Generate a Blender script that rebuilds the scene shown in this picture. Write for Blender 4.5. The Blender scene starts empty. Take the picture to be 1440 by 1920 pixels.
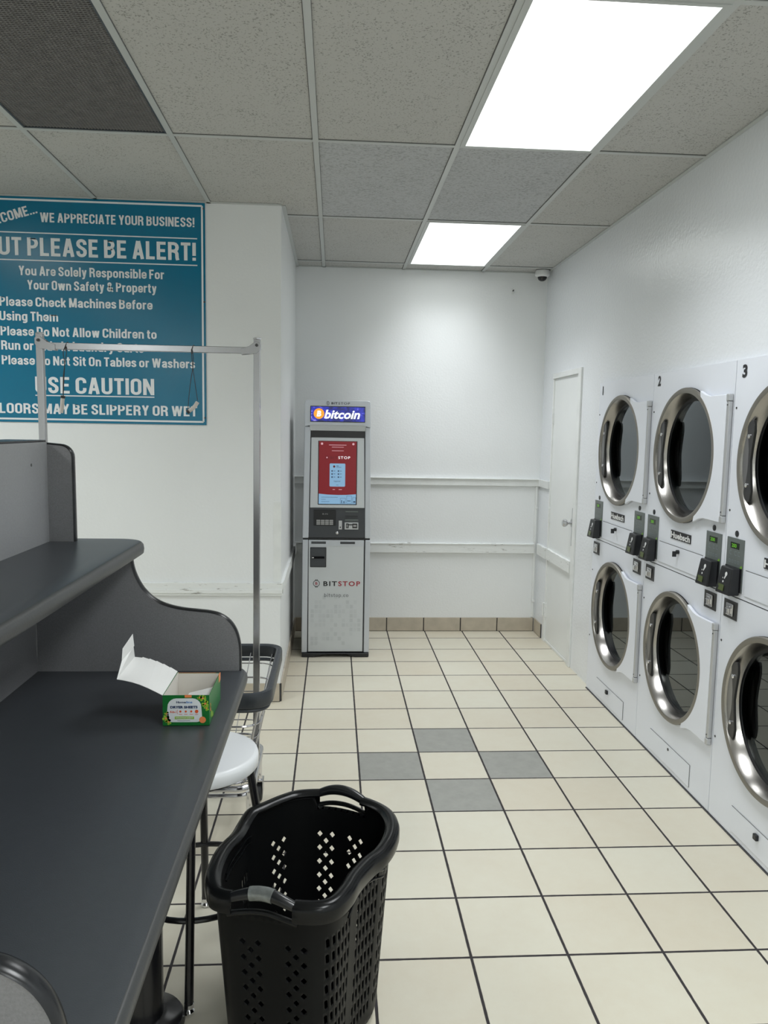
import bpy, math, random
from mathutils import Vector, Matrix
PI = math.pi
random.seed(7)
SC = bpy.context.scene
COL = SC.collection

# ------------------------------------------------------------------ camera, world, exposure
cam_d = bpy.data.cameras.new('camera'); cam = bpy.data.objects.new('camera', cam_d); COL.objects.link(cam)
SC.camera = cam
cam_d.sensor_fit = 'VERTICAL'; cam_d.sensor_height = 24.0; cam_d.lens = 1446.0/1920*24.0
cam_d.clip_start = 0.02
YAW, PIT, ROL = 0.0656, 0.1073, 0.0173
fw = Vector((math.sin(YAW)*math.cos(PIT), math.cos(YAW)*math.cos(PIT), -math.sin(PIT)))
rt = fw.cross(Vector((0, 0, 1))).normalized(); up = rt.cross(fw)
r2 = rt*math.cos(ROL) + up*math.sin(ROL); u2 = up*math.cos(ROL) - rt*math.sin(ROL)
M = Matrix((r2, u2, -fw)).transposed().to_4x4(); M.translation = Vector((-0.4375, -3.712, 1.6154))
cam.matrix_world = M
SC.view_settings.view_transform = 'Standard'; SC.view_settings.look = 'None'
SC.view_settings.gamma = 1; SC.view_settings.use_curve_mapping = False
SC.view_settings.exposure = -0.02
W = bpy.data.worlds.new('world'); SC.world = W; W.use_nodes = True
W.node_tree.nodes['Background'].inputs[0].default_value = (0.8, 0.9, 1, 1)
W.node_tree.nodes['Background'].inputs[1].default_value = 0.3
SC.cycles.max_bounces = 10; SC.cycles.diffuse_bounces = 5; SC.cycles.glossy_bounces = 5
SC.cycles.transparent_max_bounces = 12
SC.cycles.caustics_reflective = False; SC.cycles.caustics_refractive = False
LAMP_GLOW = 2.0        # what the diffuser itself shows
SEEN_W, REST_W = 14.0, 26.0   # watts of the two panels in view and of the others

# ------------------------------------------------------------------ materials
def nodes(name):
    m = bpy.data.materials.new(name); m.use_nodes = True
    nt = m.node_tree; return m, nt, nt.nodes['Principled BSDF']
def mat(name, col, rough=0.5, metal=0.0, spec=0.5, bump=0.0, bscale=200.0, var=0.0, vscale=3.0, coat=0.0):
    m, nt, b = nodes(name)
    b.inputs['Base Color'].default_value = (*col, 1); b.inputs['Roughness'].default_value = rough
    b.inputs['Metallic'].default_value = metal; b.inputs['Specular IOR Level'].default_value = spec
    b.inputs['Coat Weight'].default_value = coat
    tc = nt.nodes.new('ShaderNodeTexCoord')
    if bump:
        n = nt.nodes.new('ShaderNodeTexNoise'); n.inputs['Scale'].default_value = bscale; n.inputs['Detail'].default_value = 3
        nt.links.new(tc.outputs['Object'], n.inputs['Vector'])
        k = nt.nodes.new('ShaderNodeBump'); k.inputs['Strength'].default_value = bump; k.inputs['Distance'].default_value = 0.002
        nt.links.new(n.outputs['Fac'], k.inputs['Height']); nt.links.new(k.outputs['Normal'], b.inputs['Normal'])
    # every surface gets a slight procedural tone variation
    n = nt.nodes.new('ShaderNodeTexNoise'); n.inputs['Scale'].default_value = vscale; n.inputs['Detail'].default_value = 4
    nt.links.new(tc.outputs['Object'], n.inputs['Vector'])
    mr = nt.nodes.new('ShaderNodeMapRange'); v = max(var, 0.015)
    mr.inputs[1].default_value = 0.3; mr.inputs[2].default_value = 0.7
    mr.inputs[3].default_value = 1-v; mr.inputs[4].default_value = 1+v
    nt.links.new(n.outputs['Fac'], mr.inputs[0])
    mx = nt.nodes.new('ShaderNodeVectorMath'); mx.operation = 'MULTIPLY'
    mx.inputs[0].default_value = col; nt.links.new(mr.outputs[0], mx.inputs[1])
    nt.links.new(mx.outputs[0], b.inputs['Base Color'])
    return m
def emis(name, col, strength):
    m, nt, b = nodes(name)
    b.inputs['Base Color'].default_value = (*[c*0.12 for c in col], 1)
    b.inputs['Emission Color'].default_value = (*col, 1); b.inputs['Emission Strength'].default_value = strength
    b.inputs['Roughness'].default_value = 0.3
    return m
def srgb(r, g, b):
    f = lambda c: (c/255/12.92) if c/255 <= 0.04045 else ((c/255+0.055)/1.055)**2.4
    return (f(r), f(g), f(b))

M_wall = mat('white_wall_paint', (0.80, 0.82, 0.825), 0.42, bump=0.45, bscale=70, var=0.02, vscale=1.4)
M_wallgloss = mat('glossy_white_wall_paint', (0.785, 0.81, 0.84), 0.24, bump=0.9, bscale=55, var=0.02, vscale=1.4)
M_trim = mat('white_trim_paint', (0.78, 0.80, 0.79), 0.4, bump=0.5, bscale=40, var=0.05, vscale=9)
M_door = mat('white_door_paint', (0.79, 0.81, 0.805), 0.35, bump=0.2, bscale=60, var=0.02)
M_tbar = mat('ceiling_grid_white', (0.50, 0.52, 0.51), 0.45)
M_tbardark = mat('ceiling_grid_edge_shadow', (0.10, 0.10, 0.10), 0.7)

def worn(name, base, chip):
    m, nt, b = nodes(name); tc = nt.nodes.new('ShaderNodeTexCoord')
    mp = nt.nodes.new('ShaderNodeMapping'); mp.inputs['Scale'].default_value = (6, 6, 30)
    n = nt.nodes.new('ShaderNodeTexNoise'); n.inputs['Scale'].default_value = 1.4; n.inputs['Detail'].default_value = 8; n.inputs['Roughness'].default_value = 0.7
    nt.links.new(tc.outputs['Object'], mp.inputs['Vector']); nt.links.new(mp.outputs[0], n.inputs['Vector'])
    r = nt.nodes.new('ShaderNodeValToRGB'); r.color_ramp.elements[0].position = 0.33; r.color_ramp.elements[0].color = (*chip, 1)
    r.color_ramp.elements[1].position = 0.40; r.color_ramp.elements[1].color = (*base, 1)
    nt.links.new(n.outputs['Fac'], r.inputs[0]); nt.links.new(r.outputs[0], b.inputs['Base Color'])
    k = nt.nodes.new('ShaderNodeBump'); k.inputs['Strength'].default_value = 0.6; k.inputs['Distance'].default_value = 0.004
    nt.links.new(n.outputs['Fac'], k.inputs['Height']); nt.links.new(k.outputs[0], b.inputs['Normal'])
    b.inputs['Roughness'].default_value = 0.45
    return m
M_rail = worn('chipped_white_rail_paint', (0.79, 0.81, 0.80), (0.30, 0.29, 0.27))

def ceiling_mat(name, base, pit, scale, lo, stretch=(1, 1, 1)):
    m, nt, b = nodes(name); tc = nt.nodes.new('ShaderNodeTexCoord')
    mp = nt.nodes.new('ShaderNodeMapping'); mp.inputs['Scale'].default_value = stretch
    nt.links.new(tc.outputs['Object'], mp.inputs['Vector'])
    n = nt.nodes.new('ShaderNodeTexNoise'); n.inputs['Scale'].default_value = scale; n.inputs['Detail'].default_value = 3; n.inputs['Roughness'].default_value = 0.55
    nt.links.new(mp.outputs[0], n.inputs['Vector'])
    n2 = nt.nodes.new('ShaderNodeTexNoise'); n2.inputs['Scale'].default_value = 5.0; n2.inputs['Detail'].default_value = 2
    nt.links.new(tc.outputs['Object'], n2.inputs['Vector'])
    ad = nt.nodes.new('ShaderNodeMath'); ad.operation = 'MULTIPLY_ADD'; ad.inputs[1].default_value = 0.12
    nt.links.new(n2.outputs['Fac'], ad.inputs[0]); nt.links.new(n.outputs['Fac'], ad.inputs[2])
    r = nt.nodes.new('ShaderNodeValToRGB')
    r.color_ramp.elements[0].position = lo; r.color_ramp.elements[0].color = (*pit, 1)
    r.color_ramp.elements[1].position = lo+0.05; r.color_ramp.elements[1].color = (*base, 1)
    nt.links.new(ad.outputs[0], r.inputs[0]); nt.links.new(r.outputs[0], b.inputs['Base Color'])
    k = nt.nodes.new('ShaderNodeBump'); k.inputs['Strength'].default_value = 0.5; k.inputs['Distance'].default_value = 0.003
    nt.links.new(r.outputs[0], k.inputs['Height']); nt.links.new(k.outputs[0], b.inputs['Normal'])
    b.inputs['Roughness'].default_value = 0.9; b.inputs['Specular IOR Level'].default_value = 0.2
    return m
M_tileA = ceiling_mat('fissured_ceiling_tile', (0.50, 0.50, 0.48), (0.29, 0.285, 0.27), 150, 0.425)
M_tileB = ceiling_mat('pitted_ceiling_tile', (0.49, 0.505, 0.515), (0.34, 0.345, 0.35), 150, 0.475, (0.55, 1.3, 1))

S = 0.3037   # floor tile pitch
def floor_mat():
    m, nt, b = nodes('beige_floor_tile'); N = nt.nodes.new; L = nt.links.new
    tc = N('ShaderNodeTexCoord'); sp = N('ShaderNodeSeparateXYZ'); L(tc.outputs['Object'], sp.inputs[0])
    def math_(op, a, b_=None, c=None):
        n = N('ShaderNodeMath'); n.operation = op
        for i, v in enumerate((a, b_, c)):
            if v is None: continue
            if isinstance(v, (int, float)): n.inputs[i].default_value = v
            else: L(v, n.inputs[i])
        return n.outputs[0]
    fx = math_('DIVIDE', sp.outputs[0], S); fy = math_('DIVIDE', sp.outputs[1], S)
    ix = math_('FLOOR', fx); iy = math_('FLOOR', fy)
    dx = math_('ABSOLUTE', math_('SUBTRACT', math_('FRACT', math_('ADD', fx, 0.5)), 0.5))
    dy = math_('ABSOLUTE', math_('SUBTRACT', math_('FRACT', math_('ADD', fy, 0.5)), 0.5))
    wob = N('ShaderNodeTexNoise'); wob.inputs['Scale'].default_value = 30; L(tc.outputs['Object'], wob.inputs['Vector'])
    d = math_('SUBTRACT', math_('MINIMUM', dx, dy), math_('MULTIPLY', math_('SUBTRACT', wob.outputs['Fac'], 0.5), 0.006))
    g = N('ShaderNodeMapRange'); g.inputs[1].default_value = 0.0125; g.inputs[2].default_value = 0.0165; L(d, g.inputs[0])
    tile = g.outputs[0]       # 0 in grout, 1 on tile
    cell = N('ShaderNodeCombineXYZ'); L(ix, cell.inputs[0]); L(iy, cell.inputs[1])
    wn = N('ShaderNodeTexWhiteNoise'); L(cell.outputs[0], wn.inputs['Vector'])
    big = N('ShaderNodeTexNoise'); big.inputs['Scale'].default_value = 2.2; big.inputs['Detail'].default_value = 6; big.inputs['Roughness'].default_value = 0.6
    L(tc.outputs['Object'], big.inputs['Vector'])
    fine = N('ShaderNodeTexNoise'); fine.inputs['Scale'].default_value = 16; fine.inputs['Detail'].default_value = 8; fine.inputs['Roughness'].default_value = 0.7
    L(tc.outputs['Object'], fine.inputs['Vector'])
    f = math_('ADD', math_('MULTIPLY', big.outputs['Fac'], 0.55), math_('ADD', math_('MULTIPLY', wn.outputs['Value'], 0.3), math_('MULTIPLY', fine.outputs['Fac'], 0.35)))
    r = N('ShaderNodeValToRGB'); e = r.color_ramp.elements
    e[0].position = 0.35; e[0].color = (0.66, 0.64, 0.54, 1)
    e[1].position = 0.85; e[1].color = (0.60, 0.545, 0.435, 1)
    L(f, r.inputs[0])
    # four grey accent tiles: a mask of cell ids
    def eq(a, v): return math_('COMPARE', a, v, 0.1)
    ids = [(0, 0), (-1, -1), (1, -1), (0, -2)]
    msk = None
    for cx, cy in ids:
        t = math_('MULTIPLY', eq(ix, cx), eq(iy, cy)); msk = t if msk is None else math_('ADD', msk, t)
    m1 = N('ShaderNodeMix'); m1.data_type = 'RGBA'; L(msk, m1.inputs[0]); L(r.outputs[0], m1.inputs[6])
    gr = N('ShaderNodeValToRGB'); gr.color_ramp.elements[0].position = 0.3; gr.color_ramp.elements[0].color = (0.27, 0.275, 0.25, 1)
    gr.color_ramp.elements[1].position = 0.7; gr.color_ramp.elements[1].color = (0.33, 0.33, 0.305, 1)
    L(fine.outputs['Fac'], gr.inputs[0]); L(gr.outputs[0], m1.inputs[7])
    m2 = N('ShaderNodeMix'); m2.data_type = 'RGBA'; L(tile, m2.inputs[0]); m2.inputs[6].default_value = (0.028, 0.024, 0.026, 1); L(m1.outputs[2], m2.inputs[7])
    L(m2.outputs[2], b.inputs['Base Color'])
    rr = N('ShaderNodeMapRange'); rr.inputs[3].default_value = 0.8; rr.inputs[4].default_value = 0.42; L(tile, rr.inputs[0]); L(rr.outputs[0], b.inputs['Roughness'])
    k = N('ShaderNodeBump'); k.inputs['Strength'].default_value = 0.7; k.inputs['Distance'].default_value = 0.002; L(tile, k.inputs['Height'])
    k2 = N('ShaderNodeBump'); k2.inputs['Strength'].default_value = 0.12; k2.inputs['Distance'].default_value = 0.002; L(fine.outputs['Fac'], k2.inputs['Height']); L(k.outputs[0], k2.inputs['Normal'])
    L(k2.outputs[0], b.inputs['Normal'])
    return m
M_floor = floor_mat()
M_base = mat('beige_baseboard_tile', (0.47, 0.42, 0.34), 0.4, var=0.10, vscale=12)
M_grout = mat('dark_grout', (0.03, 0.027, 0.028), 0.85)

M_enamel = mat('white_enamel', (0.77, 0.80, 0.865), 0.28, spec=0.5)
M_seam = mat('dark_seam', (0.05, 0.05, 0.055), 0.6)
M_gap = mat('grey_panel_gap', (0.16, 0.165, 0.17), 0.6)
M_steel = mat('brushed_steel', (0.40, 0.385, 0.365), 0.24, 1.0, bump=0.06, bscale=300)
M_rim = mat('dull_nickel_rim', (0.27, 0.255, 0.225), 0.45, 0.75)
M_hinge = mat('satin_aluminium_hinge', (0.55, 0.56, 0.57), 0.4, 0.6)
M_black = mat('black_plastic', (0.010, 0.011, 0.013), 0.35)
M_rubber = mat('black_rubber', (0.013, 0.014, 0.016), 0.6)
M_bracket = mat('dark_grey_metal', (0.07, 0.07, 0.07), 0.35, 0.6)
M_segment = mat('grey_steel_plate', (0.30, 0.30, 0.295), 0.35, 0.8)
M_panelgrey = mat('grey_green_panel', (0.12, 0.14, 0.135), 0.35)
M_chrome = mat('chrome', (0.80, 0.80, 0.82), 0.08, 1.0)
M_wire = mat('chrome_wire', (0.52, 0.52, 0.55), 0.16, 1.0)
M_chromedull = mat('dull_chrome', (0.60, 0.60, 0.61), 0.22, 1.0)
M_white = mat('white_print', (0.75, 0.76, 0.76), 0.5)
M_ink = mat('black_print', (0.015, 0.015, 0.018), 0.5)
M_lcd = emis('green_digits', (0.22, 0.75, 0.03), 0.38)
M_lcdback = mat('lcd_back', (0.012, 0.02, 0.010), 0.2)
M_lcdgreen = emis('olive_lcd', (0.16, 0.22, 0.05), 0.25)
M_greylegend = mat('pale_legend', (0.22, 0.27, 0.28), 0.5)
M_yellow = mat('lime_mark', (0.20, 0.45, 0.04), 0.4)

def drum_mat():
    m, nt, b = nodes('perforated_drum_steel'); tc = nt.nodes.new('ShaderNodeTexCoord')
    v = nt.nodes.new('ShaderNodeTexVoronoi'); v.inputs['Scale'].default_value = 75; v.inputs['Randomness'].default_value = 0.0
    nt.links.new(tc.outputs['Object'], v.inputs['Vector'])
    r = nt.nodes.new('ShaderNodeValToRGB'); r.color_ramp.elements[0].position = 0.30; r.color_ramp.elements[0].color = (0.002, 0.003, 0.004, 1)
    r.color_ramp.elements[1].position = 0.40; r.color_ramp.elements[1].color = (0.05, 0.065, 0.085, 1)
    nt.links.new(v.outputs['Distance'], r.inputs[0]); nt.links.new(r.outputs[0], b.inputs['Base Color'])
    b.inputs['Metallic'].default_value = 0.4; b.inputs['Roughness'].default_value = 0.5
    return m
M_drum = drum_mat()
def pane_mat():
    m = bpy.data.materials.new('door_glass'); m.use_nodes = True; nt = m.node_tree; nt.nodes.clear()
    o = nt.nodes.new('ShaderNodeOutputMaterial'); g = nt.nodes.new('ShaderNodeBsdfGlossy'); t = nt.nodes.new('ShaderNodeBsdfTransparent')
    f = nt.nodes.new('ShaderNodeFresnel'); mx = nt.nodes.new('ShaderNodeMixShader')
    g.inputs['Roughness'].default_value = 0.015; g.inputs['Color'].default_value = (0.86, 0.92, 0.95, 1); t.inputs['Color'].default_value = (0.66, 0.72, 0.74, 1)
    f.inputs['IOR'].default_value = 2.0
    nt.links.new(f.outputs[0], mx.inputs[0]); nt.links.new(t.outputs[0], mx.inputs[1]); nt.links.new(g.outputs[0], mx.inputs[2])
    nt.links.new(mx.outputs[0], o.inputs[0])
    return m
M_glass = pane_mat()

M_laminate = mat('charcoal_laminate', (0.050, 0.056, 0.064), 0.34, bump=0.15, bscale=500, var=0.04, vscale=60)
M_laminate2 = mat('grey_speckled_laminate', (0.20, 0.20, 0.21), 0.5, bump=0.2, bscale=400, var=0.10, vscale=260)
M_backlam = mat('pale_grey_laminate', (0.29, 0.295, 0.305), 0.42, bump=0.1, bscale=400, var=0.05, vscale=200)
M_nosing = mat('dark_grey_bullnose', (0.045, 0.047, 0.048), 0.38, bump=0.1, bscale=200)
M_tmold = mat('black_edge_trim', (0.009, 0.010, 0.012), 0.26)
M_seat = mat('white_seat_laminate', (0.80, 0.82, 0.84), 0.3)
M_blackmetal = mat('black_painted_metal', (0.010, 0.010, 0.012), 0.25, spec=0.6)
M_hamper = mat('black_glossy_plastic', (0.004, 0.0045, 0.005), 0.23, spec=0.27, bump=0.04, bscale=60)
M_hamperbody = mat('black_moulded_plastic', (0.004, 0.0045, 0.005), 0.42, spec=0.14, bump=0.04, bscale=60)
M_hamperhandle = mat('charcoal_plastic_handle', (0.010, 0.011, 0.013), 0.25)
M_bumper = mat('grey_vinyl_bumper', (0.032, 0.038, 0.046), 0.42, bump=0.3, bscale=60)
M_alu = mat('aluminium_tube', (0.47, 0.47, 0.49), 0.20, 1.0)
M_teal = mat('teal_sign_panel', srgb(0, 112, 146), 0.20, spec=0.5, bump=0.02, bscale=8)
M_signwhite = mat('white_sign_lettering', (0.80, 0.83, 0.85), 0.35)
M_string = mat('dark_cord', (0.03, 0.03, 0.03), 0.7)
M_tag = mat('pale_beige_tube', (0.56, 0.52, 0.48), 0.5)

M_silver = mat('silver_cabinet_paint', (0.56, 0.59, 0.63), 0.33, 0.25)
M_silverlight = mat('light_silver_panel', (0.60, 0.63, 0.65), 0.35, 0.15)
M_charcoal = mat('charcoal_plastic', (0.05, 0.055, 0.062), 0.4)
M_piano = mat('black_glossy_bezel', (0.008, 0.008, 0.010), 0.08)
M_red = mat('dark_red_print', (0.35, 0.02, 0.035), 0.5)
M_keys = mat('grey_metal_keys', (0.38, 0.38, 0.38), 0.4, 0.5)
M_sidedark = mat('dark_cabinet_side', (0.05, 0.052, 0.055), 0.5)
E_red = emis('lit_red_screen', srgb(150, 22, 36), 0.50)
E_blue = emis('lit_pale_blue_screen', srgb(145, 190, 225), 0.70)
E_white = emis('lit_white', (0.95, 0.97, 1.0), 1.05)
E_pink = emis('lit_pink_text', (0.75, 0.45, 0.5), 0.8)
E_darkred = emis('lit_dark_text', (0.16, 0.01, 0.02), 0.5)
E_navy = emis('lit_navy_icon', (0.03, 0.06, 0.13), 0.6)
E_orange = emis('lit_orange', (1.0, 0.36, 0.03), 1.1)
def header_mat():
    m, nt, b = nodes('lit_blue_sign'); tc = nt.nodes.new('ShaderNodeTexCoord')
    n = nt.nodes.new('ShaderNodeTexNoise'); n.inputs['Scale'].default_value = 13; n.inputs['Detail'].default_value = 3; n.inputs['Distortion'].default_value = 1.4
    nt.links.new(tc.outputs['Object'], n.inputs['Vector'])
    r = nt.nodes.new('ShaderNodeValToRGB'); e = r.color_ramp.elements
    e[0].position = 0.40; e[0].color = (0.012, 0.016, 0.10, 1); e[1].position = 0.78; e[1].color = (0.55, 0.45, 0.95, 1)
    k = e.new(0.62); k.color = (0.025, 0.035, 0.42, 1)
    nt.links.new(n.outputs['Fac'], r.inputs[0]); nt.links.new(r.outputs[0], b.inputs['Emission Color'])
    b.inputs['Base Color'].default_value = (0.01, 0.01, 0.03, 1); b.inputs['Emission Strength'].default_value = 1.25; b.inputs['Roughness'].default_value = 0.2
    return m
E_header = header_mat()
def lamp_mat():
    m, nt, b = nodes('lit_diffuser')
    b.inputs['Base Color'].default_value = (0.9, 0.9, 0.9, 1); b.inputs['Emission Color'].default_value = (0.955, 1.0, 0.985, 1)
    b.inputs['Emission Strength'].default_value = LAMP_GLOW
    return m
E_lamp = lamp_mat()
M_boxgreen = mat('green_printed_card', srgb(22, 110, 48), 0.35)
M_boxlime = mat('lime_print', srgb(150, 190, 60), 0.4)
M_boxorange = mat('orange_print', srgb(236, 140, 84), 0.4)
M_cardwhite = mat('white_card', (0.80, 0.80, 0.79), 0.6)
M_cardcream = mat('cream_card_inside', (0.66, 0.63, 0.58), 0.7)
M_labelwhite = mat('white_label_print', (0.74, 0.78, 0.80), 0.4)
M_navy = mat('navy_print', srgb(24, 52, 96), 0.5)
M_blueprint = mat('blue_print', srgb(60, 130, 200), 0.5)
M_orangered = mat('orange_red_print', srgb(226, 92, 48), 0.5)

# ------------------------------------------------------------------ mesh builder
class MB:
    def __init__(s): s.v = []; s.f = []; s.mi = []; s.cur = 0
    def face(s, idx): s.f.append(tuple(idx)); s.mi.append(s.cur)
    def add(s, vs, fs):
        o = len(s.v); s.v += [tuple(v) for v in vs]
        for f in fs: s.face([o+i for i in f])
        return s
    def box(s, x0, x1, y0, y1, z0, z1):
        x0, x1 = sorted((x0, x1)); y0, y1 = sorted((y0, y1)); z0, z1 = sorted((z0, z1))
        return s.add([(x0,y0,z0),(x1,y0,z0),(x1,y1,z0),(x0,y1,z0),(x0,y0,z1),(x1,y0,z1),(x1,y1,z1),(x0,y1,z1)],
            [(0,3,2,1),(4,5,6,7),(0,1,5,4),(1,2,6,5),(2,3,7,6),(3,0,4,7)])
    def hexa(s, p):   # eight corners: bottom ring then top ring
        return s.add(p, [(0,3,2,1),(4,5,6,7),(0,1,5,4),(1,2,6,5),(2,3,7,6),(3,0,4,7)])
    def prism(s, pts, a, b, fn):   # 2-D outline extruded between a and b; fn(u, v, w) -> point
        n = len(pts)
        return s.add([fn(u, v, a) for u, v in pts]+[fn(u, v, b) for u, v in pts],
            [tuple(range(n)), tuple(range(2*n-1, n-1, -1))]+[(i, i+n, (i+1) % n+n, (i+1) % n) for i in range(n)])
    def poly(s, pts): return s.add(pts, [tuple(range(len(pts)))])
    def tube(s, path, r, seg=10, closed=False, cap=True):
        P = [Vector(p) for p in path]; n = len(P); rings = []
        rr = r if isinstance(r, (list, tuple)) else [r]*n
        def tan(i):
            if closed: return (P[(i+1) % n]-P[i-1]).normalized()
            return (P[min(i+1, n-1)]-P[max(i-1, 0)]).normalized()
        t = tan(0); ref = Vector((0, 0, 1)) if abs(t.z) < 0.9 else Vector((1, 0, 0))
        nrm = t.cross(ref).normalized(); o = len(s.v)
        for i in range(n):
            t = tan(i); nrm = (nrm - t*nrm.dot(t)).normalized(); bi = t.cross(nrm)
            for k in range(seg):
                a = 2*PI*k/seg; s.v.append(tuple(P[i]+rr[i]*(math.cos(a)*nrm+math.sin(a)*bi)))
        m = n if closed else n-1
        for i in range(m):
            j = (i+1) % n
            for k in range(seg):
                s.face((o+i*seg+k, o+i*seg+(k+1) % seg, o+j*seg+(k+1) % seg, o+j*seg+k))
        if cap and not closed:
            s.face([o+k for k in range(seg)][::-1]); s.face([o+(n-1)*seg+k for k in range(seg)])
        return s
    def lathe(s, prof, fn, seg=48, cap=False):   # prof (r, h); fn(a, b, h)
        o = len(s.v); n = len(prof)
        for r, h in prof:
            for k in range(seg):
                a = 2*PI*k/seg; s.v.append(tuple(fn(r*math.cos(a), r*math.sin(a), h)))
        for i in range(n-1):
            for k in range(seg):
                s.face((o+i*seg+k, o+i*seg+(k+1) % seg, o+(i+1)*seg+(k+1) % seg, o+(i+1)*seg+k))
        if cap:
            s.face([o+k for k in range(seg)][::-1]); s.face([o+(n-1)*seg+k for k in range(seg)])
        return s
    def sphere(s, c, r, seg=16, rings=10, sc=(1, 1, 1)):
        prof = [(r*math.sin(PI*i/rings), -r*math.cos(PI*i/rings)) for i in range(rings+1)]
        prof[0] = (1e-5, -r); prof[-1] = (1e-5, r)
        return s.lathe(prof, lambda a, b, h: (c[0]+a*sc[0], c[1]+b*sc[1], c[2]+h*sc[2]), seg)
    def text(s, body, fn, x0, x1, zb, cap, bold=0.0, shear=0.0, anchor=None, space=1.0):
        """letters from x0 to x1 on baseline zb with capital height cap; fn(u, v) -> point.
        anchor: a trailing substring of body that has to span x0..x1"""
        vs, fs = glyphs(body, bold, shear, space)
        if not vs: return s
        def ext(t):
            q = [p[0] for p in glyphs(t, bold, shear, space)[0]]; return min(q), max(q)
        lo, hi = ext(body); w = hi-lo
        if anchor: a, b = ext(anchor); sx = (x1-x0)/(b-a)
        else: sx = (x1-x0)/w
        capu = CAPH+bold*2
        sz = cap/capu; off = x1-hi*sx
        return s.add([fn(off+p[0]*sx, zb+(p[1]+bold)*sz) for p in vs], fs)
    def mat(s, i): s.cur = i; return s
    def build(s, name, mats, parent=None, smooth=True, bevel=0, angle=35, merge=False, solid=0, label=None):
        me = bpy.data.meshes.new(name); me.from_pydata(s.v, [], s.f)
        if not isinstance(mats, (list, tuple)): mats = [mats]
        for m in mats: me.materials.append(m)
        me.polygons.foreach_set('material_index', s.mi)
        me.validate()
        import bmesh
        bm = bmesh.new(); bm.from_mesh(me)
        if merge: bmesh.ops.remove_doubles(bm, verts=bm.verts, dist=1e-5)
        bmesh.ops.recalc_face_normals(bm, faces=bm.faces)
        bm.to_mesh(me); bm.free()
        if smooth:
            me.shade_smooth(); me.set_sharp_from_angle(angle=math.radians(angle))
        o = bpy.data.objects.new(name, me); COL.objects.link(o)
        if parent is not None: o.parent = parent
        if solid:
            md = o.modifiers.new('solid', 'SOLIDIFY'); md.thickness = solid; md.offset = 0
        if bevel:
            md = o.modifiers.new('bevel', 'BEVEL'); md.width = bevel; md.segments = 2; md.limit_method = 'ANGLE'; md.angle_limit = math.radians(40)
            me.shade_smooth(); me.set_sharp_from_angle(angle=math.radians(angle)); md.harden_normals = True
        if label: o['label'] = label
        return o
_gl = {}
def glyphs(body, bold, shear, space):
    key = (body, bold, shear, space)
    if key in _gl: return _gl[key]
    c = bpy.data.curves.new('t', 'FONT'); c.body = body; c.size = 1; c.resolution_u = 3; c.offset = bold; c.shear = shear; c.space_character = space
    c.fill_mode = 'FRONT'
    o = bpy.data.objects.new('t', c); COL.objects.link(o)
    me = bpy.data.meshes.new_from_object(o)
    r = ([tuple(v.co) for v in me.vertices], [tuple(p.vertices) for p in me.polygons])
    bpy.data.objects.remove(o); bpy.data.curves.remove(c); bpy.data.meshes.remove(me)
    _gl[key] = r; return r
CAPH = 0.70
_h = glyphs('H', 0, 0, 1.0)[0]
if _h: CAPH = max(p[1] for p in _h)


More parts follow.
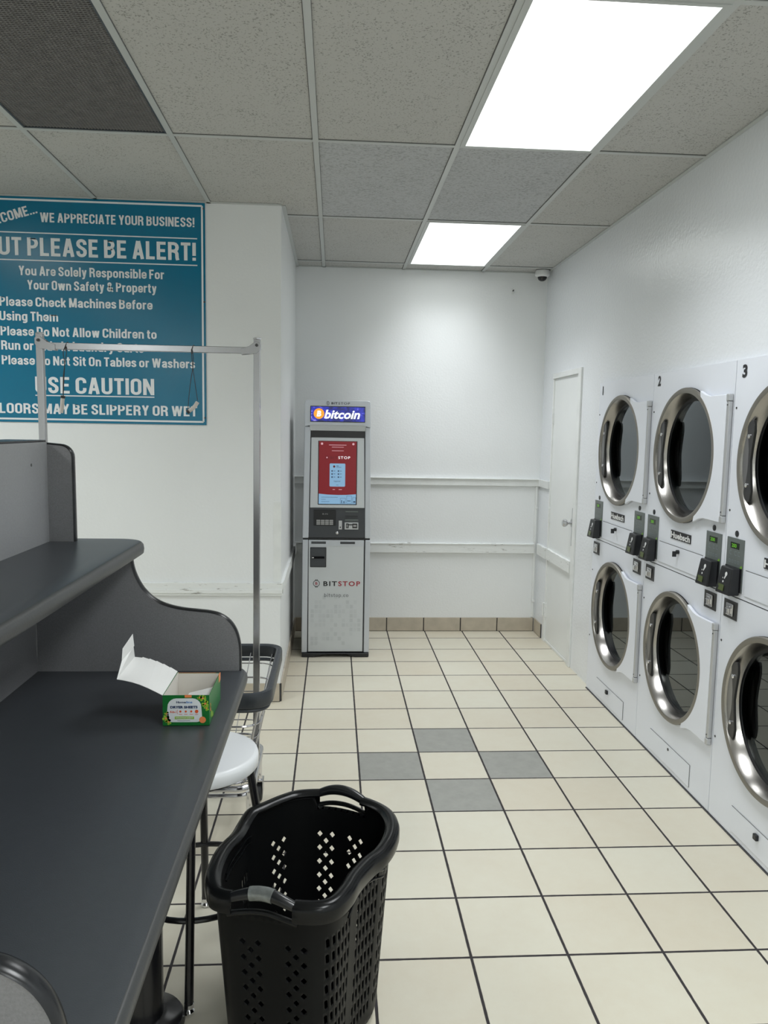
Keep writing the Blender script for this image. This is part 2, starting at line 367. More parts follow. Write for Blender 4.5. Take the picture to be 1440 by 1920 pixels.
# ------------------------------------------------------------------ bold condensed sign letters drawn as strokes
SWD = 0.165
def _a(cx, cy, rx, ry, a0, a1, n=6):
    return [(cx+rx*math.cos(math.radians(a0+(a1-a0)*i/n)), cy+ry*math.sin(math.radians(a0+(a1-a0)*i/n))) for i in range(n+1)]
def sign_glyphs():
    l, r, t, m = 0.0825, 0.4375, 0.9175, 0.5; bt = 0.0825; q = 0.17; xh = 0.73; xt = xh-0.0825; xr = 0.395
    ov = _a(l+q, t-q, q, q, 180, 90)+_a(r-q, t-q, q, q, 90, 0)+_a(r-q, bt+q, q, q, 0, -90)+_a(l+q, bt+q, q, q, 270, 180)
    k = 0.15
    xo = _a(l+k, xt-k, k, k, 180, 90)+_a(xr-k, xt-k, k, k, 90, 0)+_a(xr-k, bt+k, k, k, 0, -90)+_a(l+k, bt+k, k, k, 270, 180)
    arch = lambda x0, x1: [(x0, 0.40)]+_a(x0+k, xt-k, k, k, 180, 90)+_a(x1-k, xt-k, k, k, 90, 0)+[(x1, 0)]
    G = {}
    G['A'] = (0.56, [[(0.085, 0), (0.265, 1)], [(0.475, 0), (0.295, 1)], [(0.16, 0.285), (0.40, 0.285)]])
    G['B'] = (0.53, [[(l, 0), (l, 1)], [(l, t), (0.28, t)]+_a(0.27, 0.735, 0.15, 0.1825, 90, -90)+[(l, 0.54)], [(l, 0.54), (0.28, 0.54)]+_a(0.28, 0.3125, 0.1575, 0.23, 90, -90)+[(l, bt)]])
    G['C'] = (0.52, [[(r, 0.66), (r, t-q)]+_a(r-q, t-q, q, q, 0, 90)+_a(l+q, t-q, q, q, 90, 180)+_a(l+q, bt+q, q, q, 180, 270)+_a(r-q, bt+q, q, q, 270, 360)+[(r, 0.36)]])
    G['D'] = (0.53, [[(l, 0), (l, 1)], [(l, t), (0.24, t)]+_a(r-q, t-q, q, q, 90, 0)+_a(r-q, bt+q, q, q, 0, -90)+[(l, bt)]])
    G['E'] = (0.46, [[(l, 0), (l, 1)], [(l, t), (0.43, t)], [(l, 0.51), (0.40, 0.51)], [(l, bt), (0.44, bt)]])
    G['F'] = (0.44, [[(l, 0), (l, 1)], [(l, t), (0.42, t)], [(l, 0.49), (0.38, 0.49)]])
    G['H'] = (0.54, [[(l, 0), (l, 1)], [(0.45, 0), (0.45, 1)], [(l, 0.51), (0.45, 0.51)]])
    G['I'] = (0.165, [[(l, 0), (l, 1)]])
    G['L'] = (0.43, [[(l, 0), (l, 1)], [(l, bt), (0.42, bt)]])
    G['M'] = (0.68, [[(l, 0), (l, 1)], [(0.595, 0), (0.595, 1)], [(0.11, 1), (0.325, 0.06)], [(0.565, 1), (0.35, 0.06)]])
    G['N'] = (0.54, [[(l, 0), (l, 1)], [(0.455, 0), (0.455, 1)], [(0.10, 0.96), (0.44, 0.04)]])
    G['O'] = (0.52, [ov+[ov[0]]])
    G['P'] = (0.51, [[(l, 0), (l, 1)], [(l, t), (0.27, t)]+_a(0.265, 0.70, 0.165, 0.2175, 90, -90)+[(l, 0.4825)]])
    G['R'] = (0.53, [[(l, 0), (l, 1)], [(l, t), (0.27, t)]+_a(0.27, 0.71, 0.165, 0.2075, 90, -90)+[(l, 0.5025)], [(0.27, 0.5), (0.385, 0.44), (0.42, 0.36), (0.43, 0.12), (0.46, 0)]])
    G['S'] = (0.50, [[(0.415, 0.69), (0.41, 0.76)]+_a(0.25, 0.75, 0.16, 0.1675, 10, 180, 9)+[(0.10, 0.66), (0.17, 0.57), (0.34, 0.45), (0.41, 0.36)]+_a(0.25, 0.25, 0.165, 0.1675, 0, -180, 9)+[(0.08, 0.33)]])
    G['T'] = (0.46, [[(0.23, 0), (0.23, 1)], [(0.0, t), (0.46, t)]])
    G['U'] = (0.53, [[(l, 1), (l, bt+q)]+_a(l+q, bt+q, q, q, 180, 270)+_a(r+0.01-q, bt+q, q, q, 270, 360)+[(r+0.01, 1)]])
    G['W'] = (0.80, [[(0.08, 1), (0.225, 0)], [(0.385, 1), (0.24, 0)], [(0.415, 1), (0.56, 0)], [(0.72, 1), (0.575, 0)]])
    G['Y'] = (0.52, [[(0.08, 1), (0.26, 0.42)], [(0.44, 1), (0.26, 0.42)], [(0.26, 0), (0.26, 0.46)]])
    G['a'] = (0.46, [[(0.11, 0.50)]+_a(0.235, 0.53, 0.14, 0.1175, 170, 0)+[(0.375, 0.12), (0.40, 0)], [(0.375, 0.42), (0.20, 0.38)]+_a(0.19, 0.215, 0.11, 0.1325, 110, 270)+[(0.28, 0.11), (0.375, 0.22)]])
    G['b'] = (0.48, [xo+[xo[0]], [(l, 0), (l, 1)]])
    G['c'] = (0.44, [[(xr-0.01, 0.46), (xr-0.01, xt-k)]+_a(xr-0.01-k, xt-k, k, k, 0, 90)+_a(l+k, xt-k, k, k, 90, 180)+_a(l+k, bt+k, k, k, 180, 270)+_a(xr-0.01-k, bt+k, k, k, 270, 360)+[(xr-0.01, 0.28)]])
    G['d'] = (0.48, [xo+[xo[0]], [(xr, 0), (xr, 1)]])
    G['e'] = (0.46, [[(l, 0.35), (xr, 0.35), (xr, xt-k)]+_a(xr-k, xt-k, k, k, 0, 90)+_a(l+k, xt-k, k, k, 90, 180)+_a(l+k, bt+k, k, k, 180, 270)+_a(xr-k, bt+k, k, k, 270, 350)+[(xr, 0.24)]])
    G['f'] = (0.30, [[(0.12, 0), (0.12, 0.80)]+_a(0.24, 0.80, 0.12, 0.125, 180, 90)+[(0.30, 0.925)], [(0.0, 0.665), (0.29, 0.665)]])
    G['g'] = (0.48, [xo+[xo[0]], [(xr, xh), (xr, -0.03)]+_a(xr-k, -0.03, k, 0.13, 0, -90)+[(0.20, -0.16), (0.10, -0.12)]])
    G['h'] = (0.48, [[(l, 0), (l, 1)], arch(l, xr)])
    G['i'] = (0.165, [[(l, 0), (l, xh)], [(l, 0.84), (l, 1)]])
    G['k'] = (0.46, [[(l, 0), (l, 1)], [(0.12, 0.28), (0.38, xh)], [(0.20, 0.42), (0.39, 0)]])
    G['l'] = (0.165, [[(l, 0), (l, 1)]])
    G['m'] = (0.76, [[(l, 0), (l, xh)], arch(l, 0.37), arch(0.37, 0.66)])
    G['n'] = (0.48, [[(l, 0), (l, xh)], arch(l, xr)])
    G['o'] = (0.48, [xo+[xo[0]]])
    G['p'] = (0.48, [xo+[xo[0]], [(l, xh), (l, -0.25)]])
    G['r'] = (0.32, [[(l, 0), (l, xh)], [(l, 0.42)]+_a(0.24, 0.47, 0.155, 0.17, 170, 90)+[(0.32, 0.64)]])
    G['s'] = (0.42, [[(0.345, 0.50)]+_a(0.205, 0.53, 0.135, 0.1175, 0, 180, 8)+[(0.10, 0.45), (0.30, 0.32), (0.34, 0.24)]+_a(0.21, 0.205, 0.14, 0.1225, 0, -180, 8)+[(0.07, 0.24)]])
    G['t'] = (0.30, [[(0.13, 0.92), (0.13, 0.20)]+_a(0.25, 0.20, 0.12, 0.125, 180, 270)+[(0.30, 0.075)], [(0.0, 0.665), (0.29, 0.665)]])
    G['u'] = (0.48, [[(l, xh), (l, bt+k)]+_a(l+k, bt+k, k, k, 180, 270)+_a(xr-k, bt+k, k, k, 270, 360)+[(xr, xh)], [(xr, 0), (xr, xh)]])
    G['w'] = (0.68, [[(0.08, xh), (0.19, 0)], [(0.325, xh), (0.205, 0)], [(0.355, xh), (0.475, 0)], [(0.60, xh), (0.49, 0)]])
    G['y'] = (0.45, [[(0.08, xh), (0.225, 0.02)], [(0.375, xh), (0.235, 0.05), (0.19, -0.13), (0.13, -0.17), (0.04, -0.17)]])
    G['!'] = (0.18, [[(0.09, 0.27), (0.09, 1)], [(0.09, 0), (0.09, 0.165)]])
    G['.'] = (0.165, [[(l, 0), (l, 0.165)]])
    G['&'] = (0.60, [[(0.56, 0), (0.15, 0.68)]+_a(0.25, 0.77, 0.12, 0.1475, 215, -60, 10)+[(0.12, 0.42)]+_a(0.24, 0.265, 0.16, 0.1825, 135, 300, 8)+[(0.44, 0.25), (0.50, 0.46)]])
    return G
SGL = sign_glyphs()
def sign_text(b, body, fn, x0, x1, zb, cap, anchor=None, sp=0.085, word=0.27, wd=None):
    wd = wd or SWD; lift = 0
    def lay(t):
        x = 0; out = []
        for ch in t:
            if ch == ' ': x += word-sp; continue
            w, st = SGL[ch]; out.append((x, st)); x += w+sp
        return out, x-sp
    pl, w = lay(body); sx = (x1-x0)/((lay(anchor)[1]) if anchor else w); off = x1-w*sx
    for gx, strokes in pl:
        for path in strokes:
            lift = (lift+1) % 6; up_ = -0.00012*lift
            closed = path[0] == path[-1] and len(path) > 3
            P = [Vector(p) for p in path]
            P = [p for i, p in enumerate(P) if i == 0 or (p-P[i-1]).length > 1e-5]
            if closed: P = P[:-1] if (P[0]-P[-1]).length < 1e-5 else P
            n = len(P); sd = []
            for i in range(n):
                a = P[i]-P[i-1] if (i > 0 or closed) else P[1]-P[0]
                c = P[(i+1) % n]-P[i] if (i < n-1 or closed) else P[i]-P[i-1]
                a.normalize(); c.normalize(); na = Vector((-a.y, a.x)); nc = Vector((-c.y, c.x)); m = (na+nc).normalized()
                k = wd/2/max(0.5, m.dot(na)); sd.append((P[i]+m*k, P[i]-m*k))
            for i in range(n if closed else n-1):
                p, q = sd[i], sd[(i+1) % n]
                b.poly([(lambda t: (t[0], t[1]+up_, t[2]))(fn(off+(gx+v.x)*sx, zb+v.y*cap)) for v in (p[0], q[0], q[1], p[1])])
    return b
def empty(name, loc, label, cat, group=None):
    o = bpy.data.objects.new(name, None); COL.objects.link(o); o.location = loc; o.empty_display_size = 0.05
    o['label'] = label; o['category'] = cat
    if group: o['group'] = group
    return o
def tag(o, label, cat, group=None):
    o['label'] = label; o['category'] = cat
    if group: o['group'] = group
    return o
def struct(o): o['kind'] = 'structure'; return o
def local(root):   # a builder whose world coordinates are turned into the root's local ones
    L = root.location
    class LB(MB):
        def build(s, name, mats, parent=None, **k):
            p = parent if parent is not None else root
            s.v = [(a-L.x, b-L.y, c-L.z) for a, b, c in s.v]
            return MB.build(s, name, mats, p, **k)
    return LB()
def catmull(pts, n, closed=True):
    out = []; m = len(pts)
    rng = range(m) if closed else range(m-1)
    for i in rng:
        g = (lambda j: pts[j % m]) if closed else (lambda j: pts[max(0, min(m-1, j))])
        p0, p1, p2, p3 = (Vector(g(i+k)) for k in (-1, 0, 1, 2))
        for k in range(n):
            t = k/n
            out.append(0.5*((2*p1)+(p2-p0)*t+(2*p0-5*p1+4*p2-p3)*t*t+(3*p1-p0-3*p2+p3)*t**3))
    if not closed: out.append(Vector(pts[-1]))
    return out
def arc(cx, cy, r, a0, a1, n):
    return [(cx+r*math.cos(math.radians(a0+(a1-a0)*i/n)), cy+r*math.sin(math.radians(a0+(a1-a0)*i/n))) for i in range(n+1)]

# ================================================================== the room
H = 2.8348; WY = 2.3408; WX = 1.2016; PX = -0.742; PY = 0.738
XL = -4.6; YF = -6.6
struct(MB().box(XL-0.1, 2.4, YF-0.1, WY+0.12, -0.1, 0).build('floor', M_floor, smooth=False))
struct(MB().box(PX, 2.4, WY, WY+0.12, 0, H+0.1).build('wall_back', M_wall, smooth=False))
struct(MB().box(XL, PX, PY, WY+0.12, 0, H+0.1).build('wall_corner', M_wall, smooth=False, bevel=0.004))
struct(MB().box(XL-0.12, XL, YF, WY+0.12, 0, H+0.1).build('wall_left', M_wall, smooth=False))
struct(MB().box(XL, 2.4, YF-0.12, YF, 0, H+0.1).build('wall_front', M_wall, smooth=False))
b = MB()
b.box(WX, WX+0.12, 2.040, WY, 0, H+0.1)                  # beyond the door
b.box(WX, WX+0.12, 1.370, 2.040, 2.045, H+0.1)           # above the door
b.box(WX, WX+0.12, 0.962, 1.370, 0, H+0.1)               # between door and dryers
b.box(WX, WX+0.12, -1.475, 0.962, 1.9175, H+0.1)         # above the dryers
b.box(WX, WX+0.12, YF, -1.475, 0, H+0.1)
b.box(2.3, 2.4, YF, WY, 0, H+0.1)                        # far side of the service space
struct(b.build('wall_right', M_wallgloss, smooth=False))

# ceiling: lay-in tiles in a T-bar grid (two rows of short tiles near the wall are cut)
OX = -0.5304; G = 0.6096; ROWS = [-6.57, -5.065, -3.86, -2.66, -1.457, -0.257, 0.937, 2.138, WY]
LIGHTS = [(1, 4), (1, 6), (1, 2), (-4, 4), (-4, 2), (1, 0), (-4, 0)]   # (column, row index)
VENT = (-2, 4)
b = MB(); gx = [OX+G*k for k in range(-7, 4)]
b.box(XL, 2.4, YF, WY+0.1, H+0.02, H+0.12)
for k in range(-7, 4):
    for r in range(len(ROWS)-1):
        if (k, r) in LIGHTS or (k, r) == VENT: continue
        x0 = max(OX+G*k+0.008, XL); x1 = min(OX+G*(k+1)-0.008, WX); y0 = ROWS[r]+0.008; y1 = ROWS[r+1]-0.008
        if x1 <= x0: continue
        b.mat(1 if (k, r) in ((0, 5), (1, 5)) else 0)
        b.box(x0, x1, y0, y1, H+0.002, H+0.019)
ceil = struct(b.build('ceiling', [M_tileA, M_tileB], smooth=False))
b = MB()
for x in gx:
    if x < XL+0.05 or x > WX-0.02: continue
    b.box(x-0.012, x+0.012, YF, WY, H-0.004, H+0.002)
for y in ROWS[1:-1]:
    b.box(XL, WX, y-0.011, y+0.011, H-0.0035, H+0.0015)
b.box(WX-0.022, WX, YF, WY, H-0.004, H+0.001); b.box(PX, WX, WY-0.022, WY, H-0.004, H+0.001)
b.box(XL, PX, PY-0.022, PY, H-0.004, H+0.001); b.box(PX, PX+0.022, PY, WY, H-0.004, H+0.001)
b.build('ceiling_grid', M_tbar, ceil, smooth=False)
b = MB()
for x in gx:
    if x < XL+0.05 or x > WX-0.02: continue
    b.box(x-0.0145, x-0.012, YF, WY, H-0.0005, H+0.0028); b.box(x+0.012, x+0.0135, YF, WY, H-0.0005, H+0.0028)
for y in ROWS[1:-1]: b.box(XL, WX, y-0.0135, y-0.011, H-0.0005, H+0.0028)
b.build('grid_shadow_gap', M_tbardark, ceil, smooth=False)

def light_panel(k, r, label, watts=REST_W):
    x0 = OX+G*k; x1 = x0+G; y0, y1 = ROWS[r], ROWS[r+1]
    root = empty('ceiling_light', ((x0+x1)/2, (y0+y1)/2, H-0.006), label, 'ceiling light', 'flat ceiling light panels')
    b = local(root); w = 0.032
    a0, a1, c0, c1 = x0+0.010, x1-0.010, y0+0.010, y1-0.010
    b.box(a0, x0+w, c0, c1, H-0.007, H+0.01); b.box(x1-w, a1, c0, c1, H-0.007, H+0.01)
    b.box(x0+w, x1-w, c0, y0+w-0.008, H-0.007, H+0.01); b.box(x0+w, x1-w, y1-w+0.008, c1, H-0.007, H+0.01)
    b.build('frame', M_tbar, smooth=False)
    b = local(root); b.box(x0+w, x1-w, y0+w-0.008, y1-w+0.008, H-0.0055, H+0.004); b.build('diffuser', E_lamp, smooth=False)
    ld = bpy.data.lights.new('lamp', 'AREA'); ld.shape = 'RECTANGLE'; ld.size = x1-x0-2*w; ld.size_y = y1-y0-2*w+0.016
    ld.energy = watts; ld.spread = math.radians(150 if watts == REST_W else (124 if watts == SEEN_W else 108)); ld.color = (0.95, 0.975, 1.0) if watts != REST_W else (0.955, 0.995, 1.0)
    lo = bpy.data.objects.new('lamp', ld); COL.objects.link(lo); lo.parent = root; lo.location = (0, 0, -0.0075)
light_panel(1, 4, 'large lit white ceiling panel nearest the camera, above the dryers and aisle', SEEN_W)
light_panel(1, 6, 'lit white ceiling panel near the back wall, above the kiosk aisle', SEEN_W*0.90)
light_panel(1, 2, 'lit white ceiling panel above and behind the camera, right column')
light_panel(-4, 4, 'lit white ceiling panel out of frame on the left, before the teal sign')
light_panel(-4, 2, 'lit white ceiling panel out of frame on the left, behind the camera')
light_panel(1, 0, 'lit white ceiling panel farthest behind the camera, right column')
light_panel(-4, 0, 'lit white ceiling panel farthest behind the camera, left column')

# return-air grille
k, r = VENT; x0 = OX+G*k; x1 = x0+G; y0, y1 = ROWS[r], ROWS[r+1]
M_vent = mat('dirty_grey_grille', (0.18, 0.175, 0.17), 0.7, 0.2, var=0.12, vscale=20)
M_ventback = mat('dark_vent_duct', (0.03, 0.03, 0.03), 0.9)
root = empty('ceiling_vent', ((x0+x1)/2, (y0+y1)/2, H), 'dark grey perforated return air grille in the ceiling, top left', 'ceiling vent')
b = local(root); b.box(x0+0.012, x0+0.02, y0+0.012, y1-0.012, H-0.002, H+0.012); b.box(x1-0.02, x1-0.012, y0+0.012, y1-0.012, H-0.002, H+0.012)
b.box(x0+0.02, x1-0.02, y0+0.012, y0+0.02, H-0.002, H+0.012); b.box(x0+0.02, x1-0.02, y1-0.02, y1-0.012, H-0.002, H+0.012); b.build('frame', M_charcoal, smooth=False)
b = local(root)
n = 44
for i in range(1, n):
    x = x0+0.02+(x1-x0-0.04)*i/n; b.box(x-0.0022, x+0.0022, y0+0.02, y1-0.02, H+0.001, H+0.008)
n = 100
for i in range(1, n):
    y = y0+0.02+(y1-y0-0.04)*i/n; b.box(x0+0.02, x1-0.02, y-0.0022, y+0.0022, H+0.0, H+0.0075)
b.build('mesh', M_vent, smooth=False)
b = local(root); b.box(x0+0.012, x1-0.012, y0+0.012, y1-0.012, H+0.012, H+0.018); b.build('backing', M_ventback, smooth=False)

# rails, baseboards, trims
b = MB(); b.box(PX, 1.196, WY-0.018, WY, 1.181, 1.236); b.box(PX, 1.196, WY-0.030, WY, 1.232, 1.240)
b.box(WX-0.016, WX, 2.06, WY-0.018, 1.181, 1.238)
struct(b.build('trim_1', M_trim, bevel=0.002))
def jag(y, x0, x1, z0, z1, th, axis):   # a chipped-edged board along x (axis 0) or y (axis 1)
    n = max(4, int(abs(x1-x0)/0.03)); b = MB(); pts = [(x0, z0), (x1, z0)]
    for i in range(n+1):
        t = i/n; pts.append((x1+(x0-x1)*t, z1-(random.random()**3)*0.006 if 0 < i < n else z1))
    if axis == 0: b.prism(pts, y, y-th, lambda u, v, w: (u, w, v))
    else: b.prism(pts, y, y+th, lambda u, v, w: (w, u, v))
    return b
b = jag(WY, PX, 1.172, 0.643, 0.720, 0.022, 0); b.add(*(lambda q: (q.v, q.f))(MB().box(PX, 1.165, WY-0.027, WY, 0.712, 0.716)))
struct(b.build('trim_2', M_rail, smooth=False))
struct(jag(WX, 2.045, 2.285, 0.645, 0.728, -0.02, 1).build('trim_3', M_rail, smooth=False))
b = jag(PY, -2.9, PX+0.012, 0.641, 0.715, 0.016, 0); b.box(-2.9, PX+0.012, PY-0.022, PY, 0.655, 0.676)
struct(b.build('trim_4', M_rail, smooth=False))
struct(jag(PX, PY, WY-0.03, 0.641, 0.715, 0.016, 1).build('trim_5', M_rail, smooth=False))
struct(MB().box(-0.783, PX+0.003, PY-0.004, PY, 0.717, 1.188).build('trim_6', M_trim, smooth=False))
b = MB(); b.box(1.168, 1.186, WY-0.014, WY, 0.12, 1.18); b.box(1.168, 1.19, WY-0.02, WY, 0.24, 0.262); b.box(1.17, 1.19, WY-0.018, WY, 1.0, 1.015)
struct(b.build('trim_7', M_trim, bevel=0.003))
def basetiles(name, a, bnd, axis, face, sign, off, h=0.112):
    b = MB(); t = 0.010
    def bx(p, q, th, z0, z1):
        if axis == 0: b.box(p, q, face, face-th, z0, z1)
        else: b.box(face, face+sign*th, p, q, z0, z1)
    b.mat(1); bx(a, bnd, t-0.003, 0, h-0.002)
    b.mat(0); k = math.floor((a-off)/0.2987)
    while off+k*0.2987 < bnd:
        p = max(a, off+k*0.2987+0.004); q = min(bnd, off+(k+1)*0.2987-0.004); k += 1
        if q-p > 0.01: bx(p, q, t, 0.004, h)
    return struct(b.build(name, [M_base, M_grout], smooth=False, bevel=0.0015))
basetiles('baseboard_back', PX+0.011, 1.190, 0, WY, -1, -0.0044)
basetiles('baseboard_right', 2.125, WY-0.011, 1, WX, -1, 2.125-0.2987*2)
basetiles('baseboard_corner', PY+0.001, WY-0.011, 1, PX, 1, PY)
basetiles('baseboard_left', -3.4, PX-0.001, 0, PY, -1, PX)

# door in the right wall
DX = WX+0.004
door = struct(MB().box(DX, DX+0.04, 1.432, 2.028, 0.022, 2.008).build('door_1', M_door, bevel=0.002))
jag(DX, 1.447, 2.026, 0.646, 0.728, -0.02, 1).build('kick_rail', M_rail, door, smooth=False)
b = MB(); fn = lambda a, c, h: (DX-h, 1.478+a, 0.992+c)
b.lathe([(1e-4, 0), (0.030, 0), (0.030, 0.004), (0.020, 0.008), (0.010, 0.011), (0.010, 0.030), (0.020, 0.036), (0.027, 0.048), (0.027, 0.060), (0.020, 0.068), (1e-4, 0.071)], fn, 24)
b.build('door_handle', M_chromedull, door)
for z in (1.733, 0.985, 0.25):
    b = MB(); b.box(DX-0.006, DX, 2.016, 2.034, z-0.055, z+0.055)
    for q in range(3): b.tube([(DX-0.008, 2.028, z-0.055+q*0.037), (DX-0.008, 2.028, z-0.022+q*0.037)], 0.007, 8)
    b.build('hinge', M_trim, door)
b = MB(); b.box(WX-0.012, WX+0.02, 1.372, 1.436, 0.0, 2.046); b.box(WX-0.012, WX+0.02, 1.436, 2.04, 2.008, 2.046); b.box(WX-0.006, WX+0.02, 2.026, 2.044, 0.0, 2.046)
b.box(WX-0.001, WX+0.05, 1.43, 2.03, 0, 0.02)
struct(b.build('trim_8', M_trim, bevel=0.002))
b = MB(); b.box(WX-0.0135, WX-0.012, 1.425, 1.434, 0.84, 1.10); b.build('strike_plate', M_chromedull, door, smooth=False)
b = MB(); b.box(WX-0.01, WX, 2.035, 2.07, 0.0, 0.30); b.box(WX-0.02, WX-0.01, 2.042, 2.062, 0.20, 0.30)
struct(b.build('trim_9', M_trim, bevel=0.003))

# security camera
root = empty('security_camera', (1.127, 2.22, H-0.004), 'small white dome security camera under the ceiling in the back right corner', 'security camera')
b = local(root); b.lathe([(1e-4, 0), (0.052, 0), (0.055, -0.006), (0.055, -0.036), (0.046, -0.046), (0.036, -0.048)], lambda a, c, h: (1.127+a, 2.22+c, H-0.004+h), 32); b.build('housing', M_white)
b = local(root); b.lathe([(0.036, -0.044), (0.034, -0.058), (0.026, -0.070), (0.014, -0.077), (1e-4, -0.079)], lambda a, c, h: (1.127+a, 2.22+c, H-0.004+h), 24); b.build('dome', M_piano)
# tiny hook on the wall
root = empty('wall_bracket', (0.930, WY, 2.692), 'tiny dark bracket high on the back wall near the security camera', 'bracket')
b = local(root); b.box(0.924, 0.936, WY-0.006, WY-0.0005, 2.665, 2.715); b.build('plate', M_trim, bevel=0.001)
b = local(root); b.tube([(0.930, WY-0.006, 2.695), (0.930, WY-0.03, 2.692), (0.930, WY-0.032, 2.70)], 0.004, 8); b.build('pin', M_black)

# ================================================================== teal sign
SX0, SX1, SZ0, SZ1 = -2.395, -1.160, 1.619, 2.8303; SY = PY-0.006
sign = empty('notice_sign', ((SX0+SX1)/2, SY, SZ0), 'large teal notice sign with white lettering on the white wall, top left', 'sign')
b = local(sign); b.box(SX0, SX1, SY, PY-0.0005, SZ0, SZ1); b.build('panel', M_teal, bevel=0.001)
F = lambda u, v: (u, SY-0.0012, v)
def strip(b, p, q, w, fn=F):
    d = (Vector(q)-Vector(p)).normalized(); nx, nz = -d.y*w/2, d.x*w/2
    b.poly([fn(p[0]+nx, p[1]+nz), fn(q[0]+nx, q[1]+nz), fn(q[0]-nx, q[1]-nz), fn(p[0]-nx, p[1]-nz)])
b = local(sign); x0, x1, z0, z1 = SX0+0.018, SX1-0.016, SZ0+0.018, SZ1-0.016
for p, q in (((x0, z0), (x1, z0)), ((x1, z0), (x1, z1)), ((x1, z1), (x0, z1)), ((x0, z1), (x0, z0))): strip(b, p, q, 0.010)
strip(b, (-2.36, 2.643), (-1.203, 2.639), 0.006); strip(b, (-2.36, 2.497), (-1.203, 2.496), 0.006); strip(b, (-2.097, 1.768), (-1.447, 1.770), 0.006)
b.build('border', M_signwhite, smooth=False)
b = local(sign); sign_text(b, 'WE APPRECIATE YOUR BUSINESS!', F, -2.043, -1.217, 2.700, 0.050); b.build('lettering', M_signwhite, smooth=False)
th = math.radians(17)
def FR(u, v): return F(-2.055+u*math.cos(th)-v*math.sin(th), 2.752+u*math.sin(th)+v*math.cos(th)-0.005)
b = local(sign); sign_text(b, 'WELCOME...', FR, -0.315, 0, 0, 0.052); b.build('lettering', M_signwhite, smooth=False)
b = local(sign); sign_text(b, 'BUT PLEASE BE ALERT!', F, -2.116, -1.210, 2.521, 0.096, anchor='PLEASE BE ALERT!'); b.build('lettering', M_signwhite, smooth=False)
b = local(sign); sign_text(b, 'You Are Solely Responsible For', F, -2.165, -1.385, 2.416, 0.050); b.build('lettering', M_signwhite, smooth=False)
b = local(sign); sign_text(b, 'Your Own Safety & Property', F, -2.122, -1.427, 2.341, 0.050); b.build('lettering', M_signwhite, smooth=False)
b = local(sign); sign_text(b, 'Please Check Machines Before', F, -2.273, -1.451, 2.250, 0.050); b.build('lettering', M_signwhite, smooth=False)
b = local(sign); sign_text(b, 'Using Them', F, -2.276, -1.961, 2.172, 0.050); b.build('lettering', M_signwhite, smooth=False)
b = local(sign); sign_text(b, 'Please Do Not Allow Children to', F, -2.273, -1.430, 2.091, 0.050); b.build('lettering', M_signwhite, smooth=False)
b = local(sign); sign_text(b, 'Run or Ride In Laundry Carts', F, -2.272, -1.502, 2.014, 0.050); b.build('lettering', M_signwhite, smooth=False)
b = local(sign); sign_text(b, 'Please Do Not Sit On Tables or Washers', F, -2.272, -1.221, 1.934, 0.050); b.build('lettering', M_signwhite, smooth=False)
b = local(sign); sign_text(b, 'USE CAUTION', F, -2.096, -1.447, 1.781, 0.090); b.build('lettering', M_signwhite, smooth=False)
b = local(sign); sign_text(b, 'FLOORS MAY BE SLIPPERY OR WET', F, -2.293, -1.211, 1.667, 0.056, anchor='LOORS MAY BE SLIPPERY OR WET'); b.build('lettering', M_signwhite, smooth=False)
for x, z in ((SX1-0.008, 2.30), (SX1-0.008, 1.66), (SX1-0.008, 2.80)):
    b = local(sign); b.lathe([(0.005, 0), (0.004, 0.002), (1e-4, 0.003)], lambda a, c, h: (x+a, SY-h, z+c), 12); b.build('screw', M_bracket)

# ================================================================== bitcoin kiosk
AX = -0.41; AY = 1.64
kiosk = empty('bitcoin_kiosk', (AX, AY+0.25, 0), 'tall silver bitcoin kiosk with red touch screen standing against the back wall', 'kiosk')
def A(): return local(kiosk)
FA = lambda y: (lambda u, v: (AX+u, y, v))
# base with two black feet
b = A(); pts = [(-0.243, 0.030), (-0.243, 0.003), (-0.235, 0.0), (-0.165, 0.0), (-0.085, 0.020), (0.075, 0.020), (0.130, 0.0), (0.222, 0.0), (0.231, 0.004), (0.231, 0.030)]
b.prism(pts, AY-0.018, AY+0.10, lambda u, v, w: (AX+u, w, v)); b.box(AX-0.238, AX+0.226, AY+0.10, AY+0.48, 0.022, 0.030); b.box(AX-0.238, AX-0.12, AY+0.34, AY+0.48, 0.0, 0.022); b.box(AX+0.11, AX+0.226, AY+0.34, AY+0.48, 0.0, 0.022); b.build('base', M_black, bevel=0.004)
# lower cabinet: dark body, silver side rails, door
b = A(); b.box(AX-0.236, AX+0.226, AY+0.012, AY+0.50, 0.030, 0.842); b.build('lower_cabinet', M_sidedark, bevel=0.004)
def rail(x0, x1, z0, z1, xt0=None, xt1=None, y=0.0, yt=0.0):
    b = A(); xt0 = x0 if xt0 is None else xt0; xt1 = x1 if xt1 is None else xt1
    n = 6; o = []
    b.hexa([(AX+x0, AY-0.004+y, z0), (AX+x1, AY-0.004+y, z0), (AX+x1, AY+0.06, z0), (AX+x0, AY+0.06, z0),
            (AX+xt0, AY-0.004+yt, z1), (AX+xt1, AY-0.004+yt, z1), (AX+xt1, AY+0.06, z1), (AX+xt0, AY+0.06, z1)])
    return b.build('side_rail', M_silver, bevel=0.006)
rail(-0.246, -0.206, 0.030, 0.838, -0.242, -0.202); rail(0.195, 0.233, 0.030, 0.838, 0.195, 0.231)
rail(-0.243, -0.200, 0.850, 1.625, -0.232, -0.190); rail(0.192, 0.231, 0.850, 1.625, 0.184, 0.221)
dp = A(); dp.box(AX-0.199, AX+0.187, AY, AY+0.03, 0.036, 0.836); dpo = dp.build('door_panel', M_silverlight, bevel=0.003)
b = A(); b.box(AX-0.199, AX+0.187, AY-0.002, AY, 0.794, 0.834); b.build('top_strip', M_silver, dpo, bevel=0.001)
